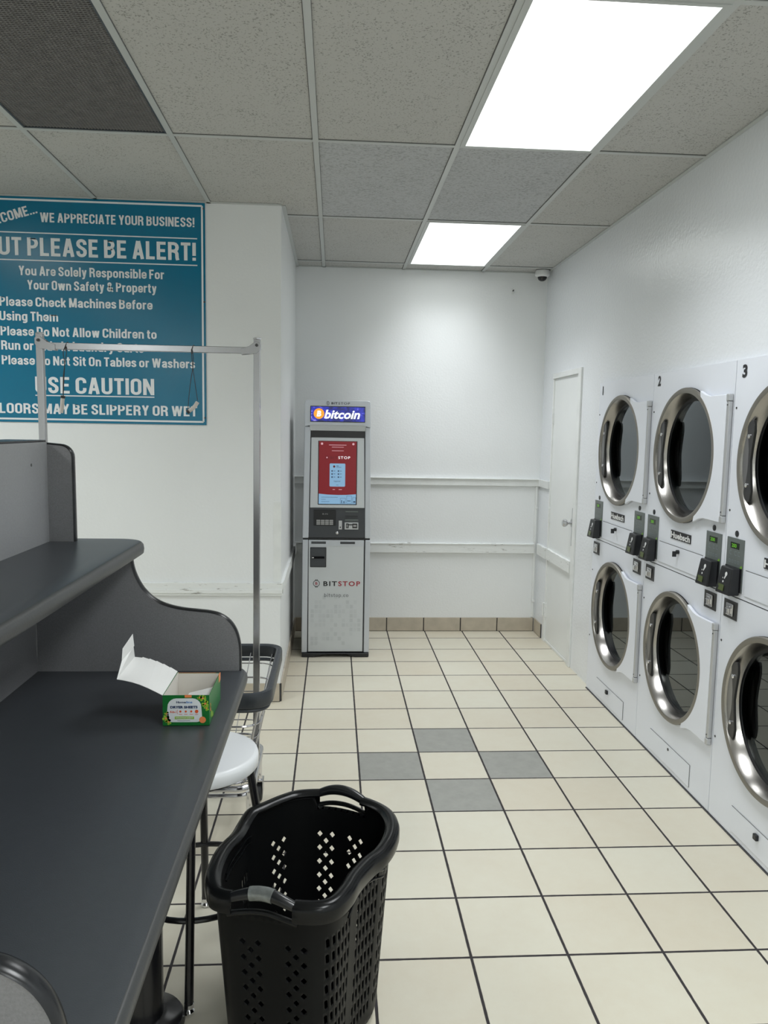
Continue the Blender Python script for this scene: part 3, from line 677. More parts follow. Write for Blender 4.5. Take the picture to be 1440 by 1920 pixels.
for q0, q1 in ((-0.181, -0.079), (0.021, 0.124)):
    b = A(); b.box(AX+q0, AX+q1, AY-0.004, AY-0.0015, 0.810, 0.826); b.build('slot_cover', M_charcoal, dpo, smooth=False)
b = A(); b.box(AX-0.188, AX-0.076, AY-0.006, AY+0.002, 0.644, 0.785); do = b.build('bill_dispenser', M_black, bevel=0.003)
b = A(); b.box(AX-0.183, AX-0.081, AY-0.0075, AY-0.0055, 0.742, 0.780); b.box(AX-0.183, AX-0.081, AY-0.0065, AY-0.0055, 0.650, 0.780); b.box(AX-0.183, AX-0.081, AY-0.0075, AY-0.0055, 0.650, 0.690); b.build('dispenser_cover', M_charcoal, do, bevel=0.001)
b = A(); b.box(AX-0.176, AX-0.088, AY-0.010, AY-0.0055, 0.705, 0.722); b.build('dispenser_slot', M_piano, do, bevel=0.002)
b = A(); b.box(AX-0.175, AX-0.162, AY-0.0115, AY-0.0095, 0.710, 0.716); b.build('slot_light', M_white, do, smooth=False)
# faint square pattern on the door
M_sq1 = mat('pale_grey_square_print', (0.565, 0.595, 0.615), 0.4, 0.1); M_sq2 = mat('mid_grey_square_print', (0.53, 0.56, 0.58), 0.4, 0.1)
b = A(); rnd = random.Random(3)
for j in range(11):
    for i in range(13):
        p = 0.55 if 1 < j < 9 else 0.3
        if rnd.random() < p:
            x = AX-0.182+i*0.0275; z = 0.085+j*0.033; b.mat(rnd.choice((0, 0, 1)))
            b.poly([(x, AY-0.0008, z), (x+0.022, AY-0.0008, z), (x+0.022, AY-0.0008, z+0.026), (x, AY-0.0008, z+0.026)])
b.build('square_pattern', [M_sq1, M_sq2], dpo, smooth=False)
def watch(b, cx, cz, r, y, m_ring, m_b, thick=0.12):
    fn = lambda rr, a: (AX+cx+rr*math.cos(a), y, cz+rr*math.sin(a)); n = 28; b.mat(m_ring)
    for k in range(n):
        a0, a1 = 2*PI*k/n, 2*PI*(k+1)/n; b.poly([fn(r, a0), fn(r, a1), fn(r*(1-thick*1.4), a1), fn(r*(1-thick*1.4), a0)])
    for sg in (1, -1):
        for dx in (-0.22, 0.22):
            b.poly([(AX+cx+r*(dx-0.12), y, cz+sg*r*0.96), (AX+cx+r*(dx+0.12), y, cz+sg*r*0.96), (AX+cx+r*(dx+0.12), y, cz+sg*r*1.22), (AX+cx+r*(dx-0.12), y, cz+sg*r*1.22)])
    b.mat(m_b); b.text('B', FA(y), cx-r*0.33, cx+r*0.33, cz-r*0.42, r*0.84, 0.02)
b = A(); y = AY-0.0012
watch(b, -0.143, 0.528, 0.0235, y, 0, 1)
b.build('logo_mark', [M_ink, M_red], dpo, smooth=False); b = A()
b.mat(0).text('BIT', FA(y), -0.094, 0.001, 0.510, 0.034, 0.025, space=1.25)
b.mat(1).text('STOP', FA(y), 0.010, 0.164, 0.510, 0.034, 0.022, space=1.25)
M_urlgrey = mat('grey_print', (0.09, 0.10, 0.11), 0.5)
b.build('lettering', [M_ink, M_red], dpo, smooth=False); b = A()
sign_text(b, 'bitstop.co', FA(y), -0.089, 0.083, 0.431, 0.027, sp=0.11, wd=0.085)
b.build('web_address', M_urlgrey, dpo, smooth=False)
# seam
b = A(); b.box(AX-0.240, AX+0.228, AY+0.004, AY+0.45, 0.838, 0.850); b.build('middle_seam', M_black, smooth=False)
# upper cabinet
b = A(); b.hexa([(AX-0.232, AY+0.02, 0.850), (AX+0.220, AY+0.02, 0.850), (AX+0.220, AY+0.50, 0.850), (AX-0.232, AY+0.50, 0.850),
                 (AX-0.222, AY+0.02, 1.79), (AX+0.212, AY+0.02, 1.79), (AX+0.212, AY+0.42, 1.79), (AX-0.222, AY+0.42, 1.79)])
b.build('upper_cabinet', M_sidedark, bevel=0.005)
b = A(); b.box(AX-0.198, AX+0.190, AY+0.002, AY+0.03, 0.852, 1.066); cp = b.build('control_panel', M_charcoal, bevel=0.002)
b = A(); b.box(AX-0.190, AX+0.184, AY+0.001, AY+0.025, 1.545, 1.597); b.build('camera_bar', M_piano, bevel=0.002)
b = A()
b.hexa([(AX-0.192, AY-0.006, 1.064), (AX+0.187, AY-0.006, 1.064), (AX+0.187, AY+0.02, 1.064), (AX-0.192, AY+0.02, 1.064),
        (AX-0.186, AY+0.000, 1.550), (AX+0.179, AY+0.000, 1.550), (AX+0.179, AY+0.02, 1.550), (AX-0.186, AY+0.02, 1.550)])
sp = b.build('screen_bezel', M_silverlight, bevel=0.003)
FS = lambda y: (lambda u, v: (AX+u, AY-0.006+(v-1.064)/0.486*0.006-y, v))
def rect(b, x0, x1, z0, z1, fn): b.poly([fn(x0, z0), fn(x1, z0), fn(x1, z1), fn(x0, z1)])
b = A()
b.mat(0); f0 = FS(0.0006); rect(b, -0.138, 0.132, 1.085, 1.527, f0)
f1 = FS(0.0012); b.mat(1)
b.poly([f1(-0.132, 1.524), f1(-0.133, 1.162), f1(-0.07, 1.156), f1(0, 1.154), f1(0.06, 1.155), f1(0.127, 1.160), f1(0.126, 1.524)])
b.mat(2); f1b = FS(0.0010); rect(b, -0.132, 0.126, 1.091, 1.165, f1b)
f2 = FS(0.0018)
b.poly([f2(-0.054, 1.212), f2(0.046, 1.212), f2(0.050, 1.217), f2(0.050, 1.367), f2(0.046, 1.372), f2(-0.054, 1.372), f2(-0.058, 1.367), f2(-0.058, 1.217)])
f3 = FS(0.0024)
b.mat(4); rect(b, -0.064, 0.056, 1.4975, 1.501, f3); rect(b, -0.044, 0.038, 1.483, 1.486, f3); rect(b, -0.044, 0.038, 1.458, 1.461, f3); rect(b, -0.036, -0.020, 1.190, 1.194, f3); rect(b, 0.006, 0.028, 1.190, 1.194, f3)
def disc(b, cx, cz, r, fn, n=14): b.poly([fn(cx+r*math.cos(2*PI*k/n), cz+r*math.sin(2*PI*k/n)) for k in range(n)])
for cx in (-0.112, 0.104): disc(b, cx, 1.507, 0.008, f3)
b.mat(3); b.text('STOP', f3, 0.001, 0.083, 1.4035, 0.018, 0.008, space=1.2)
b.mat(5); b.text('BIT', f3, -0.054, -0.005, 1.4035, 0.018, 0.008, space=1.2)
n = 20
for k in range(n):
    a0, a1 = 2*PI*k/n, 2*PI*(k+1)/n; q = lambda r, a: f3(-0.077+r*math.cos(a), 1.4125+r*math.sin(a))
    b.poly([q(0.012, a0), q(0.012, a1), q(0.009, a1), q(0.009, a0)])
b.mat(4); disc(b, -0.077, 1.4125, 0.005, f3)
b.mat(5); disc(b, -0.027, 1.351, 0.008, f3); b.mat(6)
rect(b, -0.012, 0.004, 1.353, 1.357, f3); rect(b, -0.012, 0.022, 1.345, 1.3475, f3)
for j in range(3):
    z = 1.320-j*0.021
    for cx, r in ((-0.041, 0.0055), (0.003, 0.0055)): disc(b, cx, z, r, f3); rect(b, cx+0.010, cx+0.022, z-0.001, z+0.002, f3)
b.text('Supported', f3, -0.028, 0.016, 1.2455, 0.009, 0.01); rect(b, -0.012, 0.004, 1.222, 1.224, f3)
rect(b, -0.115, 0.000, 1.137, 1.139, f3); rect(b, -0.115, -0.084, 1.122, 1.124, f3); rect(b, -0.115, -0.058, 1.106, 1.108, f3)
for x0, x1, z1 in ((0.018, 0.054, 1.132), (0.062, 0.096, 1.148), (0.103, 0.125, 1.137)):
    for p, q in (((x0, 1.096), (x0, z1)), ((x1, 1.096), (x1, z1)), ((x0, z1), (x1, z1)), ((x0, 1.096), (x1, 1.096))): strip(b, p, q, 0.0016, f3)
rect(b, 0.066, 0.090, 1.111, 1.116, f3); rect(b, 0.108, 0.122, 1.102, 1.112, f3); rect(b, 0.025, 0.030, 1.098, 1.118, f3); rect(b, 0.040, 0.046, 1.098, 1.112, f3)
b.build('touch_screen', [M_piano, E_red, E_blue, E_white, E_pink, E_darkred, E_navy], sp, smooth=False)
# controls
b = A(); b.box(AX-0.165, AX-0.012, AY-0.002, AY+0.004, 0.938, 1.048); rc = b.build('bill_acceptor', M_black, cp, bevel=0.003)
for j in range(3):
    for i in range(4):
        x = AX-0.146+i*0.030; z = 0.944+j*0.0125; b = A(); b.box(x, x+0.026, AY-0.0055, AY-0.001, z, z+0.010); b.build('key', M_keys, rc, bevel=0.001)
b = A(); b.text('B-N', FA(AY-0.003), -0.105, -0.068, 1.016, 0.008, 0.01); b.build('lettering', M_keys, rc, smooth=False)
b = A(); b.box(AX+0.008, AX+0.032, AY-0.004, AY+0.003, 0.912, 0.974); b.build('barcode_plate', M_hinge, cp, bevel=0.002)
b = A(); b.box(AX+0.017, AX+0.024, AY-0.0055, AY-0.003, 0.924, 0.932); b.build('scanner_window', M_piano, cp, smooth=False)
b = A(); b.box(AX+0.050, AX+0.146, AY-0.003, AY+0.003, 0.912, 0.962); cr = b.build('card_reader', M_hinge, cp, bevel=0.002)
b = A(); b.box(AX+0.060, AX+0.078, AY-0.006, AY-0.002, 0.922, 0.955); b.box(AX+0.104, AX+0.138, AY-0.006, AY-0.002, 0.922, 0.955); b.box(AX+0.078, AX+0.104, AY-0.005, AY-0.002, 0.942, 0.950); b.build('reader_recess', M_black, cr, bevel=0.002)
b = A(); b.box(AX+0.110, AX+0.132, AY-0.0075, AY-0.005, 0.932, 0.946); b.build('reader_mouth', M_keys, cr, bevel=0.001)
b = A(); b.box(AX+0.064, AX+0.071, AY-0.0075, AY-0.005, 0.928, 0.948); b.build('chip_slot', M_keys, cr, bevel=0.001)
for q in ((0.052, 0.146, 0.971, 0.984), (0.055, 0.143, 1.034, 1.042)):
    b = A(); b.box(AX+q[0], AX+q[1], AY-0.001, AY+0.003, q[2], q[3]); b.build('label_strip', M_panelgrey, cp, smooth=False)
b = A(); b.box(AX+0.055, AX+0.14, AY+0.0005, AY+0.003, 1.003, 1.008); b.box(AX+0.055, AX+0.14, AY+0.0005, AY+0.003, 0.992, 0.995); b.build('vent_slot', M_black, cp, smooth=False)
b = A(); b.lathe([(0.010, 0), (0.010, 0.005), (0.006, 0.007), (1e-4, 0.007)], lambda a, c, h: (AX-0.002+a, AY-h, 0.888+c), 16); b.build('key_lock', M_chromedull, cp)
# header
b = A(); pts = [(-0.232, 1.624), (-0.180, 1.634), (0.166, 1.634), (0.221, 1.620)]+arc(0.200, 1.786, 0.018, 0, 90, 5)+arc(-0.214, 1.786, 0.018, 90, 180, 5)
b.prism(pts, AY-0.022, AY+0.10, lambda u, v, w: (AX+u, w, v)); hd = b.build('header', M_silver, bevel=0.004)
b = A(); b.hexa([(AX-0.191, AY-0.002, 1.597), (AX+0.185, AY-0.002, 1.597), (AX+0.185, AY+0.03, 1.597), (AX-0.191, AY+0.03, 1.597),
  (AX-0.20, AY-0.018, 1.638), (AX+0.19, AY-0.018, 1.638), (AX+0.19, AY+0.03, 1.638), (AX-0.20, AY+0.03, 1.638)]); b.build('header_neck', M_silverlight)
b = A(); b.box(AX-0.193, AX+0.182, AY-0.025, AY-0.021, 1.656, 1.764); hs = b.build('sign_frame', M_black, hd, smooth=False)
b = A(); b.mat(0).box(AX-0.188, AX+0.178, AY-0.027, AY-0.0245, 1.661, 1.759); y = AY-0.029
b.mat(1); disc(b, -0.134, 1.712, 0.036, FA(y), 28)
b.mat(2).text('B', FA(y-0.001), -0.150, -0.119, 1.692, 0.040, 0.05, shear=0.15)
b.text('bitcoin', FA(y-0.001), -0.099, 0.147, 1.679, 0.060, 0.030, shear=0.25)
b.build('lit_sign', [E_header, E_orange, E_white], hd, smooth=False)
b = A(); watch(b, -0.074, 1.7835, 0.0115, AY-0.0232, 0, 0); b.build('logo_mark', M_ink, hd, smooth=False); b = A(); b.text('BIT', FA(AY-0.0232), -0.050, -0.008, 1.776, 0.015, 0.03, space=1.2)
b.mat(1).text('STOP', FA(AY-0.0232), -0.003, 0.077, 1.776, 0.015, 0.02, space=1.2); b.build('lettering', [M_ink, M_urlgrey], hd, smooth=False)

# ================================================================== stacked dryers
PITCH = 0.8085; DW = 0.8045; FX = 1.18
def plate_with_hole(b, u0, u1, z0, z1, cu, cz, r, P, d):
    angs = sorted(set([2*PI*k/64 for k in range(64)]+[math.atan2(z-cz, u-cu) % (2*PI) for u in (u0, u1) for z in (z0, z1)]))
    def bound(a):
        c, s_ = math.cos(a), math.sin(a); t = 1e9
        if c > 1e-9: t = min(t, (u1-cu)/c)
        if c < -1e-9: t = min(t, (u0-cu)/c)
        if s_ > 1e-9: t = min(t, (z1-cz)/s_)
        if s_ < -1e-9: t = min(t, (z0-cz)/s_)
        return cu+t*c, cz+t*s_
    for i in range(len(angs)):
        a0, a1 = angs[i], angs[(i+1) % len(angs)]
        p, q = bound(a0), bound(a1)
        b.poly([P(*p, d), P(*q, d), P(cu+r*math.cos(a1), cz+r*math.sin(a1), d), P(cu+r*math.cos(a0), cz+r*math.sin(a0), d)])
def make_dryer(yl, number, label):
    root = empty('stacked_dryer', (FX, yl-DW/2, 0), label, 'dryer', 'stacked tumble dryers along the right wall')
    P = lambda u, z, d: (FX-d, yl-u, z)
    def LB(): return local(root)
    def bx(b, u0, u1, z0, z1, d0, d1): return b.box(FX-d0, FX-d1, yl-u0, yl-u1, z0, z1)
    CU = 0.393
    # cabinet
    b = LB()
    plate_with_hole(b, 0, DW, 0.9685, 1.915, CU, 1.516, 0.300, P, 0)
    plate_with_hole(b, 0, DW, 0.006, 0.9635, CU, 0.562, 0.300, P, 0)
    D = -0.85
    for (z0, z1) in ((0.9685, 1.915), (0.006, 0.9635)):
        for q in ([P(0, z0, 0), P(DW, z0, 0), P(DW, z0, D), P(0, z0, D)], [P(0, z1, 0), P(DW, z1, 0), P(DW, z1, D), P(0, z1, D)],
                  [P(0, z0, 0), P(0, z1, 0), P(0, z1, D), P(0, z0, D)], [P(DW, z0, 0), P(DW, z1, 0), P(DW, z1, D), P(DW, z0, D)],
                  [P(0, z0, D), P(DW, z0, D), P(DW, z1, D), P(0, z1, D)]): b.poly(q)
    b.mat(1); bx(b, 0.002, DW-0.002, 0.9635, 0.9685, -0.003, -0.5); bx(b, 0.0, DW, 0, 0.0035, 0.006, -0.8)
    b.build('cabinet', [M_enamel, M_seam], smooth=False, merge=True)
    for ci, cz in ((0, 1.516), (1, 0.562)):
        fn = lambda a, c, h: (FX-h, yl-CU-a, cz+c)
        # drum
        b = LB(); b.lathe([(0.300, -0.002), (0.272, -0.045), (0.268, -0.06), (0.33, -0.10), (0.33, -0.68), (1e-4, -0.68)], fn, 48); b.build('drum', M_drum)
        b = LB(); b.lathe([(0.296, 0.001), (0.3115, 0.001), (0.3115, 0.005), (0.296, 0.005)], fn, 64); b.build('gasket', M_rubber)
        # door: flap plate to the hinge, steel ring, glass, handle
        b = LB()
        top = [(CU+0.150, cz+0.290), (CU+0.170, cz+0.283), (CU+0.205, cz+0.270), (CU+0.245, cz+0.263), (0.781, cz+0.264)]
        bot = [(a, 2*cz-c) for a, c in reversed(top)]
        cir = [(CU+0.300*math.cos(t), cz+0.300*math.sin(t)) for t in [math.radians(-58+116*i/24) for i in range(25)]]
        b.prism(top+bot+cir, 0.006, 0.021, lambda u, z, d: P(u, z, d)); flap = b.build('door_flap', M_enamel, bevel=0.003)
        b = LB(); b.lathe([(0.303, 0.003), (0.310, 0.007), (0.311, 0.017), (0.307, 0.022), (0.291, 0.023), (0.286, 0.020)], fn, 96)
        ring = b.build('door_ring', M_rim)
        b = LB(); b.lathe([(0.286, 0.020), (0.280, 0.012), (0.268, -0.012), (0.262, -0.030)], fn, 96); b.build('ring_funnel', M_steel, ring)
        b = LB(); b.lathe([(0.263, -0.029), (0.252, -0.031), (0.250, -0.042), (0.268, -0.046)], fn, 72); b.build('glass_seal', M_rubber, ring)
        b = LB(); b.lathe([(1e-4, -0.034), (0.258, -0.034), (0.258, -0.040), (1e-4, -0.040)], fn, 72); b.build('glass', M_glass, ring, smooth=False)
        # handle plate on the left inside the ring
        half = math.radians(33); ra = 0.284
        out = [(CU-ra*math.cos(t), cz+ra*math.sin(t)) for t in [half-2*half*i/16 for i in range(17)]]
        b = LB(); b.prism(out, 0.008, 0.013, lambda u, z, d: P(u, z, d)); hp = b.build('handle_plate', M_segment, ring, smooth=False)
        xs = [(0.158, 0.010, 0.020), (0.145, 0.046, 0.008), (0.115, 0.050, 0.010), (0.08, 0.034, 0.012), (0.04, 0.020, 0.012), (0.0, 0.014, 0.010)]
        prof = [(z, w, o_) for z, w, o_ in xs]+[(-z, w, o_) for z, w, o_ in reversed(xs[:-1])]
        L_ = [(CU-0.238+o_-w/2, cz+z) for z, w, o_ in prof]; R_ = [(CU-0.238+o_+w/2, cz+z) for z, w, o_ in prof]
        b = LB(); b.prism(L_+R_[::-1], 0.005, 0.0165, lambda u, z, d: P(u, z, d)); hb = b.build('handle_bracket', M_bracket, ring, bevel=0.002)
        for z in (0.095, -0.095):
            b = LB(); b.lathe([(0.0085, 0.016), (0.0085, 0.020), (0.005, 0.023), (1e-4, 0.024)], lambda a, c, h: (FX-h, yl-(CU-0.233)-a, cz+z+c), 12); b.build('bolt', M_chrome, hb)
        # hinge bar
        hz0, hz1 = cz-0.264, cz+0.266
        b = LB(); bx(b, 0.780, 0.799, hz0+0.030, hz1-0.030, 0.001, 0.020); b.build('hinge_bar', M_hinge, bevel=0.004)
        for za, zb in ((hz0, hz0+0.029), (hz1-0.029, hz1)):
            b = LB(); bx(b, 0.779, 0.8005, za, zb, 0.001, 0.023); b.build('hinge_cap', M_hinge, bevel=0.004)
        for z in (hz0+0.045, hz1-0.045):
            b = LB(); b.lathe([(0.003, 0.020), (0.003, 0.022), (1e-4, 0.0225)], lambda a, c, h: (FX-h, yl-0.79-a, z+c), 8); b.build('hinge_screw', M_bracket)
    # screws on the cabinet edge
    for z in (1.724, 1.310, 0.766, 0.350):
        b = LB(); b.lathe([(0.0045, 0.0), (0.0045, 0.002), (1e-4, 0.003)], lambda a, c, h: (FX-h, yl-0.017-a, z+c), 10); b.build('screw', M_bracket)
    # coin panel slab with lock, logo plate
    b = LB(); bx(b, 0.172, 0.622, 0.986, 1.086, 0.0, 0.004); cpn = b.build('lint_panel', M_enamel, bevel=0.0015)
    b = LB(); bx(b, 0.172, 0.622, 1.086, 1.0885, 0.0, 0.0035); b.build('panel_gap', M_gap, cpn, smooth=False)
    b = LB(); b.lathe([(0.010, 0.004), (0.010, 0.016), (0.004, 0.017)], lambda a, c, h: (FX-h, yl-0.392-a, 1.066+c), 16, cap=True)
    b.box(FX-0.015, FX-0.034, yl-0.389, yl-0.395, 1.044, 1.070); b.build('lock_and_key', M_black, cpn, bevel=0.001)
    b = LB(); bx(b, 0.295, 0.503, 1.119, 1.160, 0.0, 0.0035); lg = b.build('logo_plate', M_ink, bevel=0.001)
    b = LB(); b.text('Huebsch', lambda u, v: P(u, v, 0.0045), 0.300, 0.498, 1.124, 0.030, 0.035); b.build('lettering', M_white, lg, smooth=False)
    # bottom access panel
    b = LB(); bx(b, 0.186, 0.622, 0.026, 0.128, 0.0, 0.003); ap = b.build('access_panel', M_enamel, bevel=0.001)
    b = LB(); bx(b, 0.186, 0.622, 0.128, 0.1295, 0, 0.0028); bx(b, 0.622, 0.6235, 0.026, 0.128, 0, 0.0028); b.build('panel_gap', M_gap, ap, smooth=False)
    if number == '2':
        b = LB(); b.lathe([(0.007, 0.003), (0.007, 0.005), (1e-4, 0.0055)], lambda a, c, h: (FX-h, yl-0.400-a, 0.108+c), 12); b.build('panel_latch', M_black, ap)
    else:
        b = LB(); bx(b, 0.368, 0.392, 0.090, 0.113, 0.003, 0.016); b.build('panel_latch', M_black, ap, bevel=0.003)
    # two control panels with card readers, and two latch plates below
    for side, u0 in (('l', 0.0185), ('r', 0.649)):
        u1 = u0+0.131
        b = LB(); bx(b, u0, u1, 0.990, 1.203, 0.0, 0.004); pn = b.build('control_panel', M_panelgrey, bevel=0.001)
        b = LB(); bx(b, u0+0.030, u0+0.098, 1.160, 1.185, 0.004, 0.0046); b.build('display', M_lcdback, pn, smooth=False)
        b = LB(); b.text('200', lambda u, v: P(u, v, 0.0052), u0+0.040, u0+0.078, 1.165, 0.015, 0.03); b.build('digits', M_lcd, pn, smooth=False)
        b = LB(); f = lambda u, v: P(u, v, 0.0047)
        for uu in (0.028, 0.066, 0.092):
            for p, q in (((u0+uu, 1.135), (u0+uu+0.014, 1.135)), ((u0+uu, 1.150), (u0+uu+0.014, 1.150)), ((u0+uu, 1.135), (u0+uu, 1.150))): strip(b, p, q, 0.0018, f)
        for k in range(4):
            uu = u0+0.024+k*0.022
            for p, q in (((uu, 1.103), (uu, 1.113)), ((uu, 1.113), (uu+0.012, 1.113)), ((uu+0.012, 1.103), (uu+0.012, 1.113)), ((uu, 1.103), (uu+0.012, 1.103))): strip(b, p, q, 0.0016, f)
        b.build('legend', M_greylegend, pn, smooth=False)
        b = LB(); bx(b, u0+0.002, u1-0.002, 0.991, 1.088, 0.004, 0.0075); b.build('reader_plate', M_black, pn, bevel=0.001)
        b = LB(); b.poly([f(u1-0.022, 1.0885), f(u1-0.004, 1.0885), f(u1-0.004, 1.100), f(u1-0.014, 1.097)]); b.build('lime_mark', M_yellow, pn, smooth=False)
        b = LB(); a0, a1 = u0+0.030, u0+0.123; z0, z1 = 0.978, 1.088
        b.hexa([P(a0-0.004, z0, 0.058), P(a1, z0, 0.052), P(a1, z0, 0.006), P(a0, z0, 0.006), P(a0+0.002, z1, 0.040), P(a1, z1, 0.040), P(a1, z1, 0.006), P(a0+0.002, z1, 0.006)])
        rd = b.build('card_reader', M_black, bevel=0.005)
        def fr(u, v, o=0.0012):
            t = (v-z0)/(z1-z0); return P(u, v, 0.056*(1-t)+0.040*t+o)
        b = LB(); b.poly([fr(a0+0.012, z0+0.014), fr(a0+0.056, z0+0.013), fr(a0+0.056, z0+0.038), fr(a0+0.012, z0+0.039)]); b.build('reader_display', M_lcdgreen, rd, smooth=False)
        b = LB(); disc(b, a0+0.056, z1-0.027, 0.009, lambda u, v: fr(u, v), 12); b.poly([fr(a0+0.046, z1-0.046), fr(a0+0.051, z1-0.048), fr(a0+0.062, z1-0.032), fr(a0+0.051, z1-0.030)])  # white blob and dots painted on as the highlight at the card slot
        disc(b, a0+0.043, z1-0.059, 0.0045, lambda u, v: fr(u, v), 10); disc(b, a0+0.037, z1-0.045, 0.003, lambda u, v: fr(u, v), 10); b.build('slot_highlight', M_white, rd, smooth=False)
        b = LB(); b.lathe([(0.0125, 0.0), (0.0125, 0.003), (1e-4, 0.004)], lambda a, c, h: (FX-h, yl-((u0+0.068) if side == 'l' else (u0+0.060))-a, 1.2215+c), 18); b.build('button', M_black)
        l0 = 0.0235 if side == 'l' else 0.661
        b = LB(); bx(b, l0, l0+0.104, 0.872, 0.947, 0.0, 0.003); lp = b.build('latch_plate', M_bracket, bevel=0.001)
        b = LB(); bx(b, l0+0.026, l0+0.080, 0.885, 0.936, 0.003, 0.010); b.build('coin_slot', M_chromedull, lp, bevel=0.004)
        b = LB(); bx(b, l0+0.044, l0+0.062, 0.892, 0.916, 0.010, 0.022); bx(b, l0+0.040, l0+0.066, 0.920, 0.926, 0.010, 0.014); b.build('latch_tab', M_chrome, lp, bevel=0.002)
    # number
    w = 0.018 if number == '1' else 0.036
    b = LB(); b.text(number, lambda u, v: P(u, v, 0.0012), 0.046-(0 if number != '1' else -0.004), 0.046+w, 1.842 if number != '2' else 1.851, 0.051, 0.045); b.build('number', M_ink, smooth=False)
    return root
make_dryer(0.962, '1', 'white stacked dryer numbered 1, farthest from the camera beside the white door')
make_dryer(0.962-PITCH, '2', 'white stacked dryer numbered 2, the middle one between dryers 1 and 3')
make_dryer(0.962-2*PITCH, '3', 'white stacked dryer numbered 3, nearest the camera and cut by the right edge')

# ================================================================== folding table
ZT = 0.86; TX = -0.697; SPX = -1.335; YA, YB = -1.282, -3.035; CX = SPX-0.012
tab = empty('folding_table', (CX, (YA+YB)/2, 0), 'long charcoal laundry folding table with raised centre shelf and curved end panels', 'folding table')
def T(): return local(tab)
def rrect(x0, x1, y0, y1, r, n=6):
    return arc(x1-r, y1-r, r, 0, 90, n)+arc(x0+r, y1-r, r, 90, 180, n)+arc(x0+r, y0+r, r, 180, 270, n)+arc(x1-r, y0+r, r, 270, 360, n)
def slab(name, x0, x1, y0, y1, r, z, th, mtop, mnose):
    ro = 0.010   # flat top, then a bull-nosed rim
    b = T(); prof = [(0.0, 0.0), (0.004, -0.0015), (0.010, -0.008), (0.012, -th/2), (0.010, -th+0.006), (0.002, -th)]
    loops = []
    base = rrect(x0+0.012, x1-0.012, y0+0.012, y1-0.012, r, 8)
    n = len(base)
    def off(i, d):
        p0, p1 = Vector(base[i-1]), Vector(base[(i+1) % n]); t = (p1-p0).normalized(); return base[i][0]+t.y*d, base[i][1]-t.x*d
    o = len(b.v)
    for d, h in prof:
        for i in range(n): x, y = off(i, d); b.v.append((x, y, z+h))
    b.cur = 1
    for k in range(len(prof)-1):
        for i in range(n): b.face((o+k*n+i, o+k*n+(i+1) % n, o+(k+1)*n+(i+1) % n, o+(k+1)*n+i))
    b.cur = 0; b.face([o+i for i in range(n)]); b.face([o+(len(prof)-1)*n+i for i in range(n)][::-1])
    return b.build(name, [mtop, mnose], angle=50)
slab('tabletop', 2*CX-TX, TX, YB, YA, 0.085, ZT, 0.036, M_laminate, M_nosing)
SHX = -1.010; SZ = 1.262
slab('shelf', 2*CX-SHX, SHX, YB, YA+0.005, 0.075, SZ, 0.040, M_laminate, M_nosing)
# curved end panels
half = [(-0.7246, 0.86), (-0.7246, 0.905), (-0.727, 0.945), (-0.737, 0.984), (-0.756, 1.014), (-0.784, 1.034), (-0.815, 1.043), (-0.850, 1.047), (-0.895, 1.052),
        (-0.933, 1.060), (-0.968, 1.073), (-0.997, 1.093), (-1.020, 1.119), (-1.037, 1.150), (-1.048, 1.182), (-1.054, 1.2215)]
curve = [(p.x, p.y) for p in catmull(half, 4, False)]
def edge_trim(path, ya, yb, w=0.006):
    b = T(); n = len(path); o = len(b.v); prof = []
    ym = (ya+yb)/2; hw = abs(yb-ya)/2+0.001
    for k in range(7):
        a = PI*k/6; prof.append((ym-hw*math.cos(a), w*math.sin(a)))
    for i in range(n):
        p0, p1 = Vector(path[max(0, i-1)]), Vector(path[min(n-1, i+1)]); t = (p1-p0).normalized()
        for yy, d in prof: b.v.append((path[i][0]+t.y*d, yy, path[i][1]-t.x*d))
    for i in range(n-1):
        for k in range(6): b.face((o+i*7+k, o+i*7+k+1, o+(i+1)*7+k+1, o+(i+1)*7+k))
    return b
TH = 0.026
for yf in (-1.3577, -2.928):
    for sg in (1, -1):
        m = lambda x: x if sg == 1 else 2*CX-x
        b = T(); pts = [(m(x), z) for x, z in curve]+[(m(SPX), 1.2215), (m(SPX), ZT)]
        b.prism(pts, yf, yf+TH, lambda u, v, w: (u, w, v)); ep = b.build('end_panel', M_laminate2, smooth=False)
        path = [(m(x), z) for x, z in curve]
        if sg == 1: path = path
        else: path = path[::-1]
        b = edge_trim(path, yf, yf+TH); b.build('edge_trim', M_tmold, ep, angle=60)
    # upper end panel above the shelf, both sides of the centre board
    up_ = [(-1.217, SZ), (-1.218, 1.50)]+arc(-1.253, 1.515, 0.035, 0, 90, 6)+[(-1.30, 1.554), (CX, 1.556)]
    full = up_+[(2*CX-x, z) for x, z in reversed(up_[:-1])]
    b = T(); b.prism(full, yf, yf+TH, lambda u, v, w: (u, w, v)); ep = b.build('upper_end_panel', M_laminate2, smooth=False)
    b = edge_trim(full, yf, yf+TH, 0.005); b.build('edge_trim', M_tmold, ep, angle=60)
b = T(); b.box(2*CX-SPX, SPX, -2.927+TH, -1.358, ZT, SZ-0.039); b.build('centre_board', M_laminate2, smooth=False)
b = T(); b.box(2*CX+1.2885, -1.2885, -2.927+TH, -1.358, SZ, 1.560); ub = b.build('upper_centre_board', M_backlam, smooth=False)
b = T(); b.box(2*CX+1.290, -1.290, -2.927+TH, -1.358, 1.560, 1.566); b.build('edge_trim', M_tmold, ub, bevel=0.002)
b = T(); b.lathe([(0.0045, 0.0), (0.0045, 0.001), (1e-4, 0.0015)], lambda a, c, h: (-1.2885+h, -1.48+a, 1.497+c), 10); b.build('screw', M_bracket, ub)
